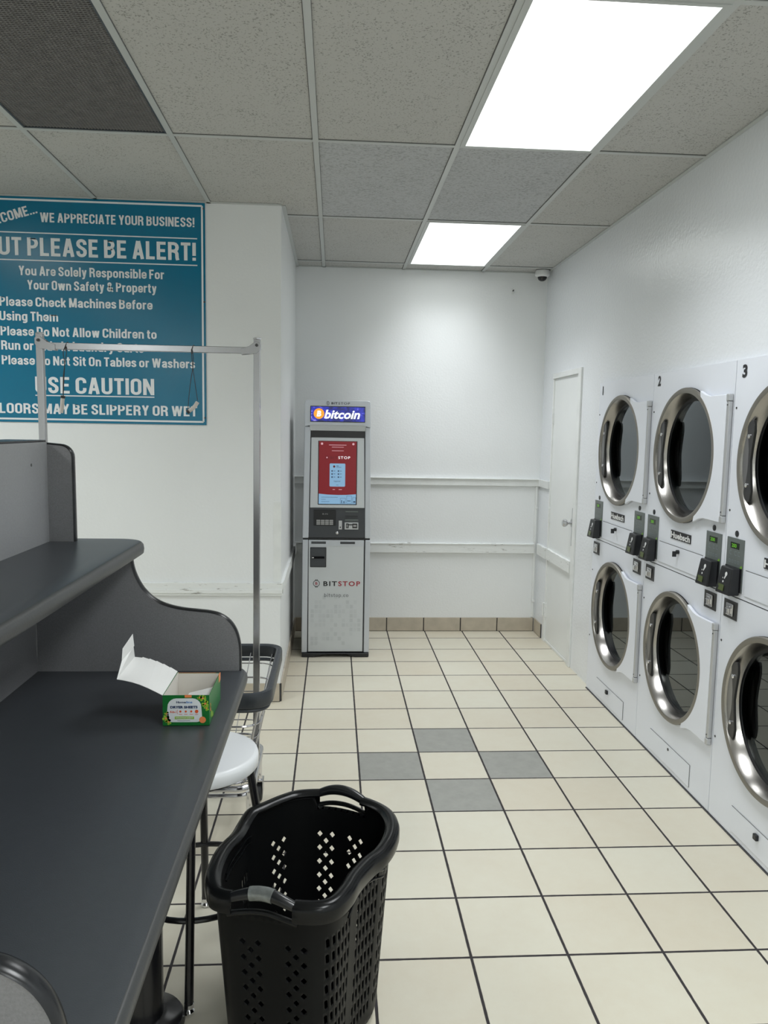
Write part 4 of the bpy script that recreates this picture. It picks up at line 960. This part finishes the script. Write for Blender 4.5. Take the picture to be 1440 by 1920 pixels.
for x in (-0.934, 2*CX+0.934):
    for y in (-1.745, -2.71):
        b = T(); b.lathe([(0.050, 0.025), (0.050, ZT-0.037)], lambda a, c, h: (x+a, y+c, h), 32, cap=True); lg = b.build('leg', M_blackmetal)
        b = T(); b.lathe([(0.106, 0.0), (0.106, 0.008), (0.100, 0.018), (0.060, 0.030), (0.051, 0.033)], lambda a, c, h: (x+a, y+c, h), 40, cap=True); b.build('base_flange', M_blackmetal, lg)
        b = T(); b.box(x-0.12, x+0.12, y-0.03, y+0.03, ZT-0.046, ZT-0.036); b.build('mounting_plate', M_blackmetal, lg, smooth=False)

# ================================================================== dryer sheet box on the table
bxr = empty('dryer_sheet_box', (-0.806, -1.72, ZT), 'open green dryer sheet box with white lid folded back, lying on the charcoal table', 'box')
def B(): return local(bxr)
X0, X1, Y0, Y1, Z1 = -0.862, -0.746, -1.803, -1.612, ZT+0.080
b = B(); t = 0.0012
b.mat(0); b.box(X0, X1, Y0, Y0+t, ZT, Z1); b.box(X0, X1, Y1-t, Y1, ZT, Z1-0.004); b.box(X0, X0+t, Y0+t, Y1-t, ZT, Z1); b.box(X1-t, X1, Y0+t, Y1-t, ZT, Z1-0.002); b.box(X0, X1, Y0, Y1, ZT, ZT+t)
b.mat(1); e = 0.0004
b.box(X0+t, X1-t, Y0+t, Y0+t+e, ZT+t, Z1-0.001); b.box(X0+t, X1-t, Y1-t-e, Y1-t, ZT+t, Z1-0.005); b.box(X0+t, X0+t+e, Y0+t, Y1-t, ZT+t, Z1-0.001); b.box(X1-t-e, X1-t, Y0+t, Y1-t, ZT+t, Z1-0.003); b.box(X0+t, X1-t, Y0+t, Y1-t, ZT+t, ZT+t+e)
car = b.build('carton', [M_boxgreen, M_cardcream], smooth=False)
b = B()   # lid: folded back to the left, then its tuck flap standing up
def quadstrip(pts3, th):
    b.add(pts3+[(p[0], p[1], p[2]-th) for p in pts3], [(0,1,2,3),(7,6,5,4),(0,4,5,1),(1,5,6,2),(2,6,7,3),(3,7,4,0)])
N_ = 6
rows = []
for i in range(N_+1):
    t_ = i/N_; x = X0-0.112*t_; z = Z1+0.022*t_+0.022*math.sin(t_*PI*0.9)*0.6+0.016*t_*t_
    rows.append((x, z))
for i in range(N_):
    (xa, za), (xb, zb) = rows[i], rows[i+1]; c0 = 0.0 if i < N_-1 else 0.0; c1 = 0.0 if i < N_-1 else 0.010
    quadstrip([(xa, Y0+0.001+c0, za), (xb, Y0+0.001+c0*0.5, zb), (xb, Y1-0.004-c1, zb+0.004), (xa, Y1-0.004, za+0.002)], 0.0008)
xe, ze = rows[-1]
quadstrip([(xe, Y0+0.001, ze), (xe-0.002, Y0+0.055, ze+0.030), (xe+0.010, Y1-0.065, ze+0.050), (xe, Y1-0.014, ze+0.004)], 0.0008)
quadstrip([(xe-0.002, Y0+0.055, ze+0.030), (xe+0.002, Y0+0.050, ze+0.064), (xe+0.014, Y1-0.085, ze+0.088), (xe+0.012, Y1-0.065, ze+0.050)], 0.0008)
b.build('lid', M_cardwhite, smooth=False, label='white inside of the folded back lid')
b = B(); b.hexa([(X0+0.03, Y0+0.05, ZT+0.012), (X1-0.006, Y0+0.02, ZT+0.012), (X1-0.006, Y1-0.03, ZT+0.012), (X0+0.03, Y1-0.02, ZT+0.012),
  (X0+0.035, Y0+0.06, ZT+0.026), (X1-0.006, Y0+0.02, ZT+0.040), (X1-0.008, Y1-0.03, ZT+0.048), (X0+0.035, Y1-0.025, ZT+0.028)]); b.build('sheets', M_white, smooth=False)
fb = lambda u, v: (u, Y0-0.0005, v); fb2 = lambda u, v: (u, Y0-0.001, v)
cx = (X0+X1)/2-0.004
b = B(); b.mat(0); ol = []
ol = arc(cx+0.020, ZT+0.050, 0.022, 0, 90, 5)+arc(cx-0.020, ZT+0.050, 0.022, 90, 180, 5)+arc(cx-0.030, ZT+0.024, 0.014, 180, 270, 5)+arc(cx+0.030, ZT+0.024, 0.014, 270, 360, 5)
b.poly([fb(u, v) for u, v in ol])
b.mat(1).text('Home', fb2, cx-0.020, cx+0.004, ZT+0.0595, 0.0055, 0.03); b.mat(2).text('line', fb2, cx+0.005, cx+0.020, ZT+0.0595, 0.0055, 0.02)
b.mat(1).text('DRYER SHEETS', fb2, cx-0.035, cx+0.033, ZT+0.046, 0.0065, 0.05)
b.mat(3).text('4-in-1', fb2, cx-0.036, cx-0.020, ZT+0.034, 0.0065, 0.02)
for k in range(4):
    u = cx-0.010+k*0.0135; disc(b, u, ZT+0.038, 0.0028 if k < 3 else 0.0046, fb2, 8); rect(b, u-0.004, u+0.004, ZT+0.0302, ZT+0.0312, fb2)
rect(b, cx-0.0175, cx-0.0168, ZT+0.031, ZT+0.043, fb2)
b.mat(4); rect(b, cx-0.024, cx+0.024, ZT+0.018, ZT+0.025, fb2); b.mat(0).text('MOUNTAIN SCENT', lambda u, v: (u, Y0-0.0014, v), cx-0.021, cx+0.021, ZT+0.0197, 0.0034, 0.02)
b.mat(5); rect(b, cx-0.018, cx+0.014, ZT+0.0132, ZT+0.0142, fb2)
b.build('front_label', [M_labelwhite, M_navy, M_blueprint, M_orangered, M_boxlime, M_urlgrey], car, smooth=False)
b = B(); rnd = random.Random(5)
def flower(u, v, r, fn):
    b.mat(0)
    for k in range(5):
        a = 2*PI*k/5+rnd.random(); disc(b, u+r*math.cos(a), v+r*math.sin(a), r*0.62, fn, 8)
    b.mat(1); disc(b, u, v, r*0.45, lambda p, q: tuple(Vector(fn(p, q))+Vector((0, -0.0002, 0))), 8)
for u, v, r in ((X0+0.008, ZT+0.020, 0.006), (X0+0.014, ZT+0.011, 0.005), (X0+0.010, ZT+0.032, 0.004), (X1-0.016, ZT+0.072, 0.0055), (X1-0.010, ZT+0.058, 0.006), (X1-0.024, ZT+0.074, 0.004), (X1-0.007, ZT+0.046, 0.0045)):
    flower(u, v, r, fb)
b.mat(1); disc(b, X1-0.017, ZT+0.016, 0.0085, fb2, 16)
fs = lambda u, v: (X1+0.0005, u, v)
b.mat(0)
for u, v, r in ((Y0+0.03, ZT+0.02, 0.010), (Y0+0.02, ZT+0.045, 0.006), (Y0+0.05, ZT+0.012, 0.008)): disc(b, u, v, r, fs, 8)
b.mat(1); b.poly([fs(Y0+0.012, ZT+0.035), fs(Y0+0.022, ZT+0.030), fs(Y0+0.022, ZT+0.052), fs(Y0+0.012, ZT+0.055)])
b.box(X0+0.055, X0+0.072, Y0-0.0006, Y0+0.001, Z1-0.006, Z1+0.0006); b.box(X0+0.002, X1-0.012, Y1-0.001, Y1+0.0005, Z1-0.012, Z1-0.0035); b.box(X1-0.001, X1+0.0006, Y1-0.03, Y1-0.002, Z1-0.022, Z1-0.0015)
b.build('printed_flowers', [M_boxlime, M_boxorange], car, smooth=False)

# ================================================================== stool
sx, sy = -0.832, -1.468
st = empty('stool', (sx, sy, 0), 'round white topped stool with black tube legs tucked under the folding table', 'stool')
def ST(): return local(st)
fz = lambda a, c, h: (sx+a, sy+c, h)
b = ST(); b.lathe([(1e-4, 0.602), (0.150, 0.602), (0.172, 0.604), (0.1765, 0.609), (0.1765, 0.636), (0.173, 0.645), (0.164, 0.649), (1e-4, 0.650)], fz, 64); b.build('seat', M_seat, angle=60)
b = ST(); b.lathe([(0.15, 0.590), (0.15, 0.602), (0.14, 0.602), (0.14, 0.590)], fz, 40); b.build('seat_frame', M_blackmetal)
for dx, dy in ((0.04, -1), (1, 0.0), (-0.10, 1), (-1, 0.0)):
    l = math.hypot(dx, dy); dx /= l; dy /= l; rb, rt_ = 0.243, 0.150
    b = ST(); b.tube([(sx+dx*rt_, sy+dy*rt_, 0.597), (sx+dx*rb, sy+dy*rb, 0.028)], 0.0125, 12); lg = b.build('leg', M_blackmetal)
    b = ST(); b.lathe([(0.0135, 0.030), (0.0135, 0.018), (0.009, 0.014), (0.015, 0.008), (0.015, 0.002), (0.012, 0.0)], lambda a, c, h: (sx+dx*rb+a, sy+dy*rb+c, h), 16, cap=True); b.build('foot_glide', M_chrome, lg)
b = ST(); b.tube([(sx+0.201*math.cos(2*PI*k/48), sy+0.201*math.sin(2*PI*k/48), 0.243) for k in range(48)], 0.0085, 10, closed=True); b.build('foot_ring', M_blackmetal)

# ================================================================== wire laundry cart with hanging rack
ZR = 0.65; CX0, CX1, CY0, CY1 = -1.655, -0.655, -0.995, -0.325; cmx, cmy = (CX0+CX1)/2, -0.66
cart = empty('laundry_cart', (cmx, cmy, 0), 'chrome wire laundry cart with grey bumper and tall hanging rack behind the table', 'laundry cart')
def K(): return local(cart)
bo = rrect(CX0, CX1, CY0, CY1, 0.085, 7)
b = K(); n = len(bo); prof = [(-0.012, 0.0), (-0.002, 0.004), (0.0, -0.004), (0.0, -0.045), (-0.006, -0.052), (-0.020, -0.050), (-0.022, -0.030), (-0.026, -0.025), (-0.026, 0.0), (-0.020, 0.004)]
def offs(base, i, d):
    n = len(base); p0, p1 = Vector(base[i-1]), Vector(base[(i+1) % n]); t = (p1-p0).normalized(); return base[i][0]+t.y*d, base[i][1]-t.x*d
for d, h in prof:
    for i in range(n): x, y = offs(bo, i, d); b.v.append((x, y, ZR+h))
m_ = len(prof)
for k in range(m_):
    for i in range(n): b.face((k*n+i, k*n+(i+1) % n, ((k+1) % m_)*n+(i+1) % n, ((k+1) % m_)*n+i))
b.build('bumper', M_bumper, angle=50)
b = K(); bi = rrect(CX0+0.018, CX1-0.018, CY0+0.018, CY1-0.018, 0.07, 7)
b.tube([(x, y, ZR-0.062) for x, y in bi], 0.008, 8, closed=True); b.build('rim_band', M_bumper)
def ringat(z):
    t = (ZR-z)/(ZR-0.27); s_ = 0.022+0.075*t; return rrect(CX0+s_, CX1-s_, CY0+s_, CY1-s_, 0.07, 5)
b = K()
for z, r in ((0.575, 0.0025), (0.515, 0.004), (0.455, 0.0025), (0.395, 0.004), (0.335, 0.0025), (0.275, 0.005)):
    b.tube([(x, y, z) for x, y in ringat(z)], r, 6, closed=True)
top = ringat(ZR-0.03); bot = ringat(0.272)
def perim(base, t, ax, lo, hi):   # wires on straight sides
    pass
for i in range(15):
    t = (i+1)/16
    for yt, yb_ in ((CY0+0.028, CY0+0.097), (CY1-0.028, CY1-0.097)):
        xt = CX0+0.09+(CX1-CX0-0.18)*t; xb = CX0+0.16+(CX1-CX0-0.32)*t
        b.tube([(xt, yt, ZR-0.03), (xb, yb_, 0.272)], 0.0022, 6)
for i in range(8):
    t = (i+1)/9
    for xt, xb in ((CX0+0.028, CX0+0.097), (CX1-0.028, CX1-0.097)):
        yt = CY0+0.09+(CY1-CY0-0.18)*t; yb_ = CY0+0.16+(CY1-CY0-0.32)*t
        b.tube([(xt, yt, ZR-0.03), (xb, yb_, 0.272)], 0.0022, 6)
for i in range(12):
    x = CX0+0.12+(CX1-CX0-0.24)*i/11; b.tube([(x, CY0+0.097, 0.272), (x, CY1-0.097, 0.272)], 0.002, 6)
for i in range(6):
    y = CY0+0.13+(CY1-CY0-0.26)*i/5; b.tube([(CX0+0.097, y, 0.275), (CX1-0.097, y, 0.275)], 0.002, 6)
for sx_, sy_ in ((0, 0), (1, 0), (0, 1), (1, 1)):   # stout corner wires
    xa = CX1-0.045 if sx_ else CX0+0.045; ya = CY1-0.045 if sy_ else CY0+0.045
    xb = CX1-0.115 if sx_ else CX0+0.115; yb2 = CY1-0.115 if sy_ else CY0+0.115
    b.tube([(xa, ya, ZR-0.03), (xb, yb2, 0.27)], 0.005, 8)
b.build('wire_basket', M_wire)
fx0, fx1, fy0, fy1 = CX0+0.07, CX1-0.080, CY0+0.10, CY1-0.15
b = K(); b.tube([(x, y, 0.252) for x, y in rrect(fx0, fx1, fy0, fy1, 0.06, 6)], 0.011, 10, closed=True)
b.tube([(x, y, 0.225) for x, y in rrect(fx0, fx1, fy0, fy1, 0.06, 6)], 0.008, 10, closed=True); b.build('base_frame', M_wire)
for x, y in ((fx0+0.012, fy0+0.012), (fx1-0.012, fy0+0.012), (fx0+0.012, fy1-0.012), (fx1-0.012, fy1-0.012)):
    b = K(); b.tube([(x, y, 0.235), (x, y, 0.09)], 0.0125, 10); lg = b.build('leg', M_chrome)
    b = K(); b.box(x-0.018, x-0.014, y-0.02, y+0.03, 0.035, 0.10); b.box(x+0.014, x+0.018, y-0.02, y+0.03, 0.035, 0.10); b.box(x-0.018, x+0.018, y-0.02, y+0.03, 0.094, 0.10); cs = b.build('caster_fork', M_chromedull, lg, bevel=0.002)
    b = K(); b.lathe([(0.008, -0.012), (0.036, -0.012), (0.040, -0.008), (0.040, 0.008), (0.036, 0.012), (0.008, 0.012)], lambda a, c, h: (x+h, y+0.010+a, 0.040+c), 24, cap=True); b.build('wheel', M_rubber, cs)
px0, px1 = -1.5545, -0.7385; zb_ = 1.900
for px_, lean in ((px0, -0.008), (px1, 0.004)):
    b = K(); b.hexa([(px_-0.0125-lean, cmy-0.0125, 0.20), (px_+0.0125-lean, cmy-0.0125, 0.20), (px_+0.0125-lean, cmy+0.0125, 0.20), (px_-0.0125-lean, cmy+0.0125, 0.20),
        (px_-0.0125, cmy-0.0125, 1.950), (px_+0.0125, cmy-0.0125, 1.950), (px_+0.0125, cmy+0.0125, 1.950), (px_-0.0125, cmy+0.0125, 1.950)])
    pl = b.build('pole', M_alu, bevel=0.002)
    b = K(); b.lathe([(0.016, 1.950), (0.016, 1.955), (0.010, 1.957)], lambda a, c, h: (px_+a, cmy+c, h), 4, cap=True); b.build('pole_cap', M_chromedull, pl)
    s_ = 1 if px_ == px0 else -1
    b = K(); pts = [(px_-s_*0.014, 1.935), (px_+s_*0.006, 1.940), (px_+s_*0.030, 1.922), (px_+s_*0.060, 1.912), (px_+s_*0.060, 1.890), (px_-s_*0.0, 1.896), (px_-s_*0.014, 1.912)]
    b.prism(pts, cmy-0.017, cmy-0.0135, lambda u, v, w: (u, w, v)); b.prism(pts, cmy+0.0135, cmy+0.017, lambda u, v, w: (u, w, v)); br = b.build('gusset', M_alu, pl, bevel=0.001)
    b = K(); b.lathe([(0.006, 0.017), (0.006, 0.022), (1e-4, 0.024)], lambda a, c, h: (px_+a, cmy-h, 1.926+c), 10); b.build('bolt', M_bracket, br)
b = K(); zz = 1.9065; L0 = px0+0.013; L1 = px1-0.013
b.box(L0, L1, cmy-0.0125, cmy+0.0125, 1.894, 1.919); b.build('crossbar', M_alu, bevel=0.002)
b = K(); b.box(px0-0.0, px1, cmy-0.010, cmy+0.010, 0.205, 0.225); b.build('pole_socket_bar', M_chromedull, bevel=0.002)
# two hanging ties with small tubes
def tie(x, pts, tube_pts, label):
    o = empty('hanging_tie', (x, cmy, 1.919), label, 'cord', 'cords hanging from the rack bar')
    b = local(o); b.tube([(x+0.015*math.cos(a)*0.3, cmy+0.0155*math.sin(a), 1.9065+0.0155*math.cos(a)) for a in [2*PI*k/16 for k in range(16)]], 0.0015, 6, closed=True)
    for p in pts: b.tube([tuple(q) for q in catmull(p, 5, False)], 0.0014, 6)
    b.build('cord', M_string)
    b = local(o); b.tube([tuple(q) for q in catmull(tube_pts, 4, False)], 0.0075, 12); tb = b.build('tube', M_tag)
    b = local(o); p = Vector(tube_pts[0]); q = (Vector(tube_pts[1])-p).normalized(); b.tube([tuple(p-q*0.004), tuple(p+q*0.006)], 0.0085, 12); b.build('tube_end', M_black, tb)
yy = cmy-0.017
tie(-1.456, [[(-1.456, yy, 1.905), (-1.464, yy, 1.88), (-1.460, yy, 1.84), (-1.466, yy, 1.79), (-1.4686, yy, 1.718)], [(-1.454, yy, 1.905), (-1.452, yy, 1.88), (-1.459, yy, 1.84), (-1.463, yy, 1.79), (-1.4680, yy, 1.718)]],
    [(-1.4690, yy, 1.716), (-1.4715, yy, 1.700), (-1.4740, yy, 1.675), (-1.4776, yy, 1.655)], 'left one of two cords hanging from the rack bar, pale tube hanging straight')
tie(-0.984, [[(-0.984, yy, 1.905), (-0.978, yy, 1.87), (-0.982, yy, 1.83), (-0.993, yy, 1.76), (-1.0015, yy, 1.672)], [(-0.986, yy, 1.905), (-0.984, yy, 1.87), (-0.980, yy, 1.83), (-0.972, yy, 1.77), (-0.9640, yy, 1.712)]],
    [(-1.0010, yy, 1.668), (-0.990, yy, 1.676), (-0.976, yy, 1.688), (-0.9640, yy, 1.706)], 'right one of two cords hanging from the rack bar, pale tube lying slanted')

# ================================================================== black laundry hamper
ham = empty('laundry_hamper', (-0.49, -1.77, 0), 'tall black plastic laundry hamper with holes and handles on the tiled floor beside the table', 'laundry basket')
def HB(): return local(ham)
ZH = 0.53; ZH_HC = Vector((-0.492, -1.765))
OUT = [(-0.6786, -1.5850), (-0.640, -1.5500), (-0.591, -1.5060), (-0.540, -1.4760), (-0.4599, -1.4700), (-0.4008, -1.4880), (-0.3411, -1.5200), (-0.290, -1.5620), (-0.258, -1.6127),
       (-0.246, -1.6792), (-0.256, -1.7500), (-0.2850, -1.8150), (-0.3230, -1.8650), (-0.3563, -1.9281), (-0.3800, -1.9900), (-0.4106, -2.0388), (-0.4461, -2.0607), (-0.4955, -2.0620), (-0.5453, -2.0500),
       (-0.5950, -2.0300), (-0.6480, -2.0180), (-0.6930, -2.0090), (-0.7262, -1.9791), (-0.7433, -1.9000), (-0.7345, -1.8000), (-0.7090, -1.7200), (-0.6986, -1.6500)]
ring = catmull(OUT, 8)
# resample evenly
def resample(pts, n):
    P = list(pts)+[pts[0]]; d = [0]
    for i in range(len(P)-1): d.append(d[-1]+(P[i+1]-P[i]).length)
    out = []; j = 0
    for k in range(n):
        t = d[-1]*k/n
        while d[j+1] < t: j += 1
        f = (t-d[j])/(d[j+1]-d[j]); out.append(P[j].lerp(P[j+1], f))
    return out, d[-1]
NP = 160
ring, PER = resample(ring, NP)
def inward(i, d, R=None):
    R = R or ring; n = len(R); t = (R[(i+1) % n]-R[i-1]).normalized()   # outline runs clockwise
    nrm = Vector((t.y, -t.x)); c = ZH_HC-R[i]
    if nrm.dot(c) < 0: nrm = -nrm
    return R[i]+nrm*d
def nearest(x, y): return min(range(NP), key=lambda i: (ring[i]-Vector((x, y))).length)
HBK = nearest(-0.4008, -1.488); HFR = nearest(-0.592, -2.03)     # handle centres: far end, near end
HW = 7                                                            # handle half width in steps
def near_handle(i, c): return min((i-c) % NP, (c-i) % NP)
# rim in two runs between the handles
def hump(i):
    z = 0.0
    for c, a, w in ((nearest(-0.6986, -1.66), -0.010, 6), (nearest(-0.32, -1.86), -0.006, 8)):
        d = near_handle(i, c); z += a*math.exp(-(d/w)**2)
    return z
rimprof = [(0.040, -0.006), (0.034, 0.0), (0.024, 0.004), (0.012, 0.003), (0.003, -0.003), (0.0, -0.012), (0.0, -0.030), (0.003, -0.042), (0.008, -0.044), (0.010, -0.038), (0.014, -0.016), (0.028, -0.010), (0.038, -0.012)]
def run(i0, i1):
    b = HB(); idx = [i % NP for i in range(i0, i1+1)]; m = len(rimprof); o = 0
    for i in idx:
        for d, h in rimprof: p = inward(i, d); b.v.append((p.x, p.y, ZH+h+hump(i)))
    for k in range(len(idx)-1):
        for j in range(m): b.face((k*m+j, k*m+(j+1) % m, (k+1)*m+(j+1) % m, (k+1)*m+j))
    b.face(list(range(m))); b.face([(len(idx)-1)*m+j for j in range(m)][::-1])
    return b
a, c = HBK+HW, HFR-HW
if c < a: c += NP
run(a, c).build('rim', M_hamper, angle=50)
a, c = HFR+HW, HBK-HW
if c < a: c += NP
run(a, c).build('rim', M_hamper, angle=50)
for c, nm in ((HBK, 'far'), (HFR, 'near')):
    b = HB(); path = []
    for k in range(-HW-1, HW+2):
        t = k/(HW+1); p = inward((c+k) % NP, 0.016); path.append((p.x, p.y, ZH-0.012+0.020*math.cos(t*PI/2)))
    b.tube(path, [0.011+0.004*math.cos(k/(HW+1)*PI/2) for k in range(-HW-1, HW+2)], 14)
    hd = b.build('handle', M_hamperhandle, label='grey sheen on the arched far handle' if nm == 'far' else 'near arched handle wrapped with clear tape')
    b = HB()   # lower lip of the hand hole
    path = []
    for k in range(-HW-1, HW+2):
        t = k/(HW+1); p = inward((c+k) % NP, 0.013); path.append((p.x, p.y, ZH-0.048+0.012*math.cos(t*PI/2)))
    b.tube(path, 0.007, 10); b.build('handle_lip', M_hamper, hd)
    if nm == 'near':
        M_tape = mat('crinkled_clear_tape', (0.20, 0.215, 0.21), 0.2, 0.3, bump=0.9, bscale=45, var=0.3, vscale=50)
        b = HB(); path = []
        for k in range(-2, 4):
            t = k/(HW+1); p = inward((c+k) % NP, 0.016); path.append((p.x, p.y, ZH-0.012+0.020*math.cos(t*PI/2)))
        b.tube(path, 0.0165, 12); b.build('tape', M_tape, hd)
# body with real holes
Rb = [inward(i, 0.022) for i in range(NP)]
SM = []      # body outline smoother and slightly smaller than the rim
for i in range(NP):
    s_ = Vector((0, 0))
    for k in range(-5, 6): s_ += Rb[(i+k) % NP]
    SM.append(s_/11)
NC = 80; CORE, _ = resample(SM, NC*4)
NR = 24; BOT = 0.02
def body_pt(u, v):     # u 0..NC (cells around), v 0..NR (cells up)
    f = (u*4) % (NC*4); i = int(f); t = f-i
    p = CORE[i % (NC*4)].lerp(CORE[(i+1) % (NC*4)], t)
    h = v/NR; s_ = 0.84+0.16*h
    if v < 0.6: s_ *= 1-0.02*(0.6-v)
    q = ZH_HC+(p-ZH_HC)*s_
    ztop = ZH-0.012; i_r = nearest(p.x, p.y) if v > NR-1.5 else 0
    if v > NR-1.5:
        if min(near_handle(i_r, HBK), near_handle(i_r, HFR)) <= HW+1: ztop = ZH-0.045
    return (q.x, q.y, BOT+(ztop-BOT)*h)
b = HB()
def cellring(u0, v0, w, h, hole):
    bd = []
    nw, nh = w*2, h*2
    for k in range(nw): bd.append((u0+k/2, v0))
    for k in range(nh): bd.append((u0+w, v0+k/2))
    for k in range(nw): bd.append((u0+w-k/2, v0+h))
    for k in range(nh): bd.append((u0, v0+h-k/2))
    if hole is None:
        for i in range(w):
            for j in range(h):
                q = [(u0+i, v0+j), (u0+i+.5, v0+j), (u0+i+1, v0+j), (u0+i+1, v0+j+.5), (u0+i+1, v0+j+1), (u0+i+.5, v0+j+1), (u0+i, v0+j+1), (u0+i, v0+j+.5)]
                b.poly([body_pt(*p) for p in q])
        return
    cx_, cy_ = u0+w/2, v0+h/2; inn = []
    for (u, v) in bd:
        dx, dy = u-cx_, v-cy_
        if hole == 'diamond': n_ = (abs(dx)+abs(dy)); r_ = 0.45; inn.append((cx_+dx/n_*r_, cy_+dy/n_*r_))
        else:
            n_ = max(abs(dx)/0.25, abs(dy)/0.62); inn.append((cx_+dx/n_+dy/n_*0.12, cy_+dy/n_))
    m = len(bd); o = len(b.v)
    for p in bd+inn: b.v.append(body_pt(*p))
    for i in range(m): b.face((o+i, o+(i+1) % m, o+m+(i+1) % m, o+m+i))
# which cells carry holes: long sides get slots, the two ends get diamonds
def ang_cell(x, y): # cell index nearest to an outline point
    return min(range(NC), key=lambda u: (Vector(body_pt(u+0.5, NR-4)[:2])-Vector((x, y))).length)
cF = ang_cell(-0.575, -2.03); cB = ang_cell(-0.43, -1.48); cR = ang_cell(-0.33, -1.86); cL = ang_cell(-0.70, -1.72)
kind = {}
for cc in (cF, cB):
    for base in (-10, -2, 3) if cc == cB else (-4, 2):
        for i in range(3):
            for j in range(4, 19):
                if (i+j) % 2 == 0: kind[((cc+base+i) % NC, j)] = 'diamond'
slot = {}
for cc in (cR, cL):
    for base in ((-10, -3, 5) if cc == cR else (-8, 1)):
        for i in range(6):
            for j in range(2, 21, 2):
                if base == 5 and j > 18: continue
                if cc == cL and (j < 6 or j > 16 or i > 2): continue
                slot[((cc+base+i) % NC, j)] = 'slot'
done = set()
for u in range(NC):
    for v in range(NR):
        if (u, v) in done: continue
        if (u, v) in slot and (u, v) not in kind and (u, v+1) not in kind:
            cellring(u, v, 1, 2, 'slot'); done.add((u, v+1))
        else: cellring(u, v, 1, 1, kind.get((u, v)))
b.poly([body_pt(u, 0) for u in range(NC)])
b.build('body', M_hamperbody, merge=True, solid=0.003, angle=50)
# raised seam lines of the hip grip on the left and right
for cc, zc in ((nearest(-0.7090, -1.72), 0.47), (nearest(-0.335, -1.88), 0.46)):
    b = HB()
    for dz in (0, -0.018):
        path = []
        for k in range(-9, 10):
            p = inward((cc+k) % NP, 0.034 if zc == 0.47 else 0.020); path.append((p.x, p.y, zc+dz+0.02*math.cos(k/9*PI/2)))
        b.tube(path, 0.003, 6)
    b.build('grip_ridge', M_hamper)
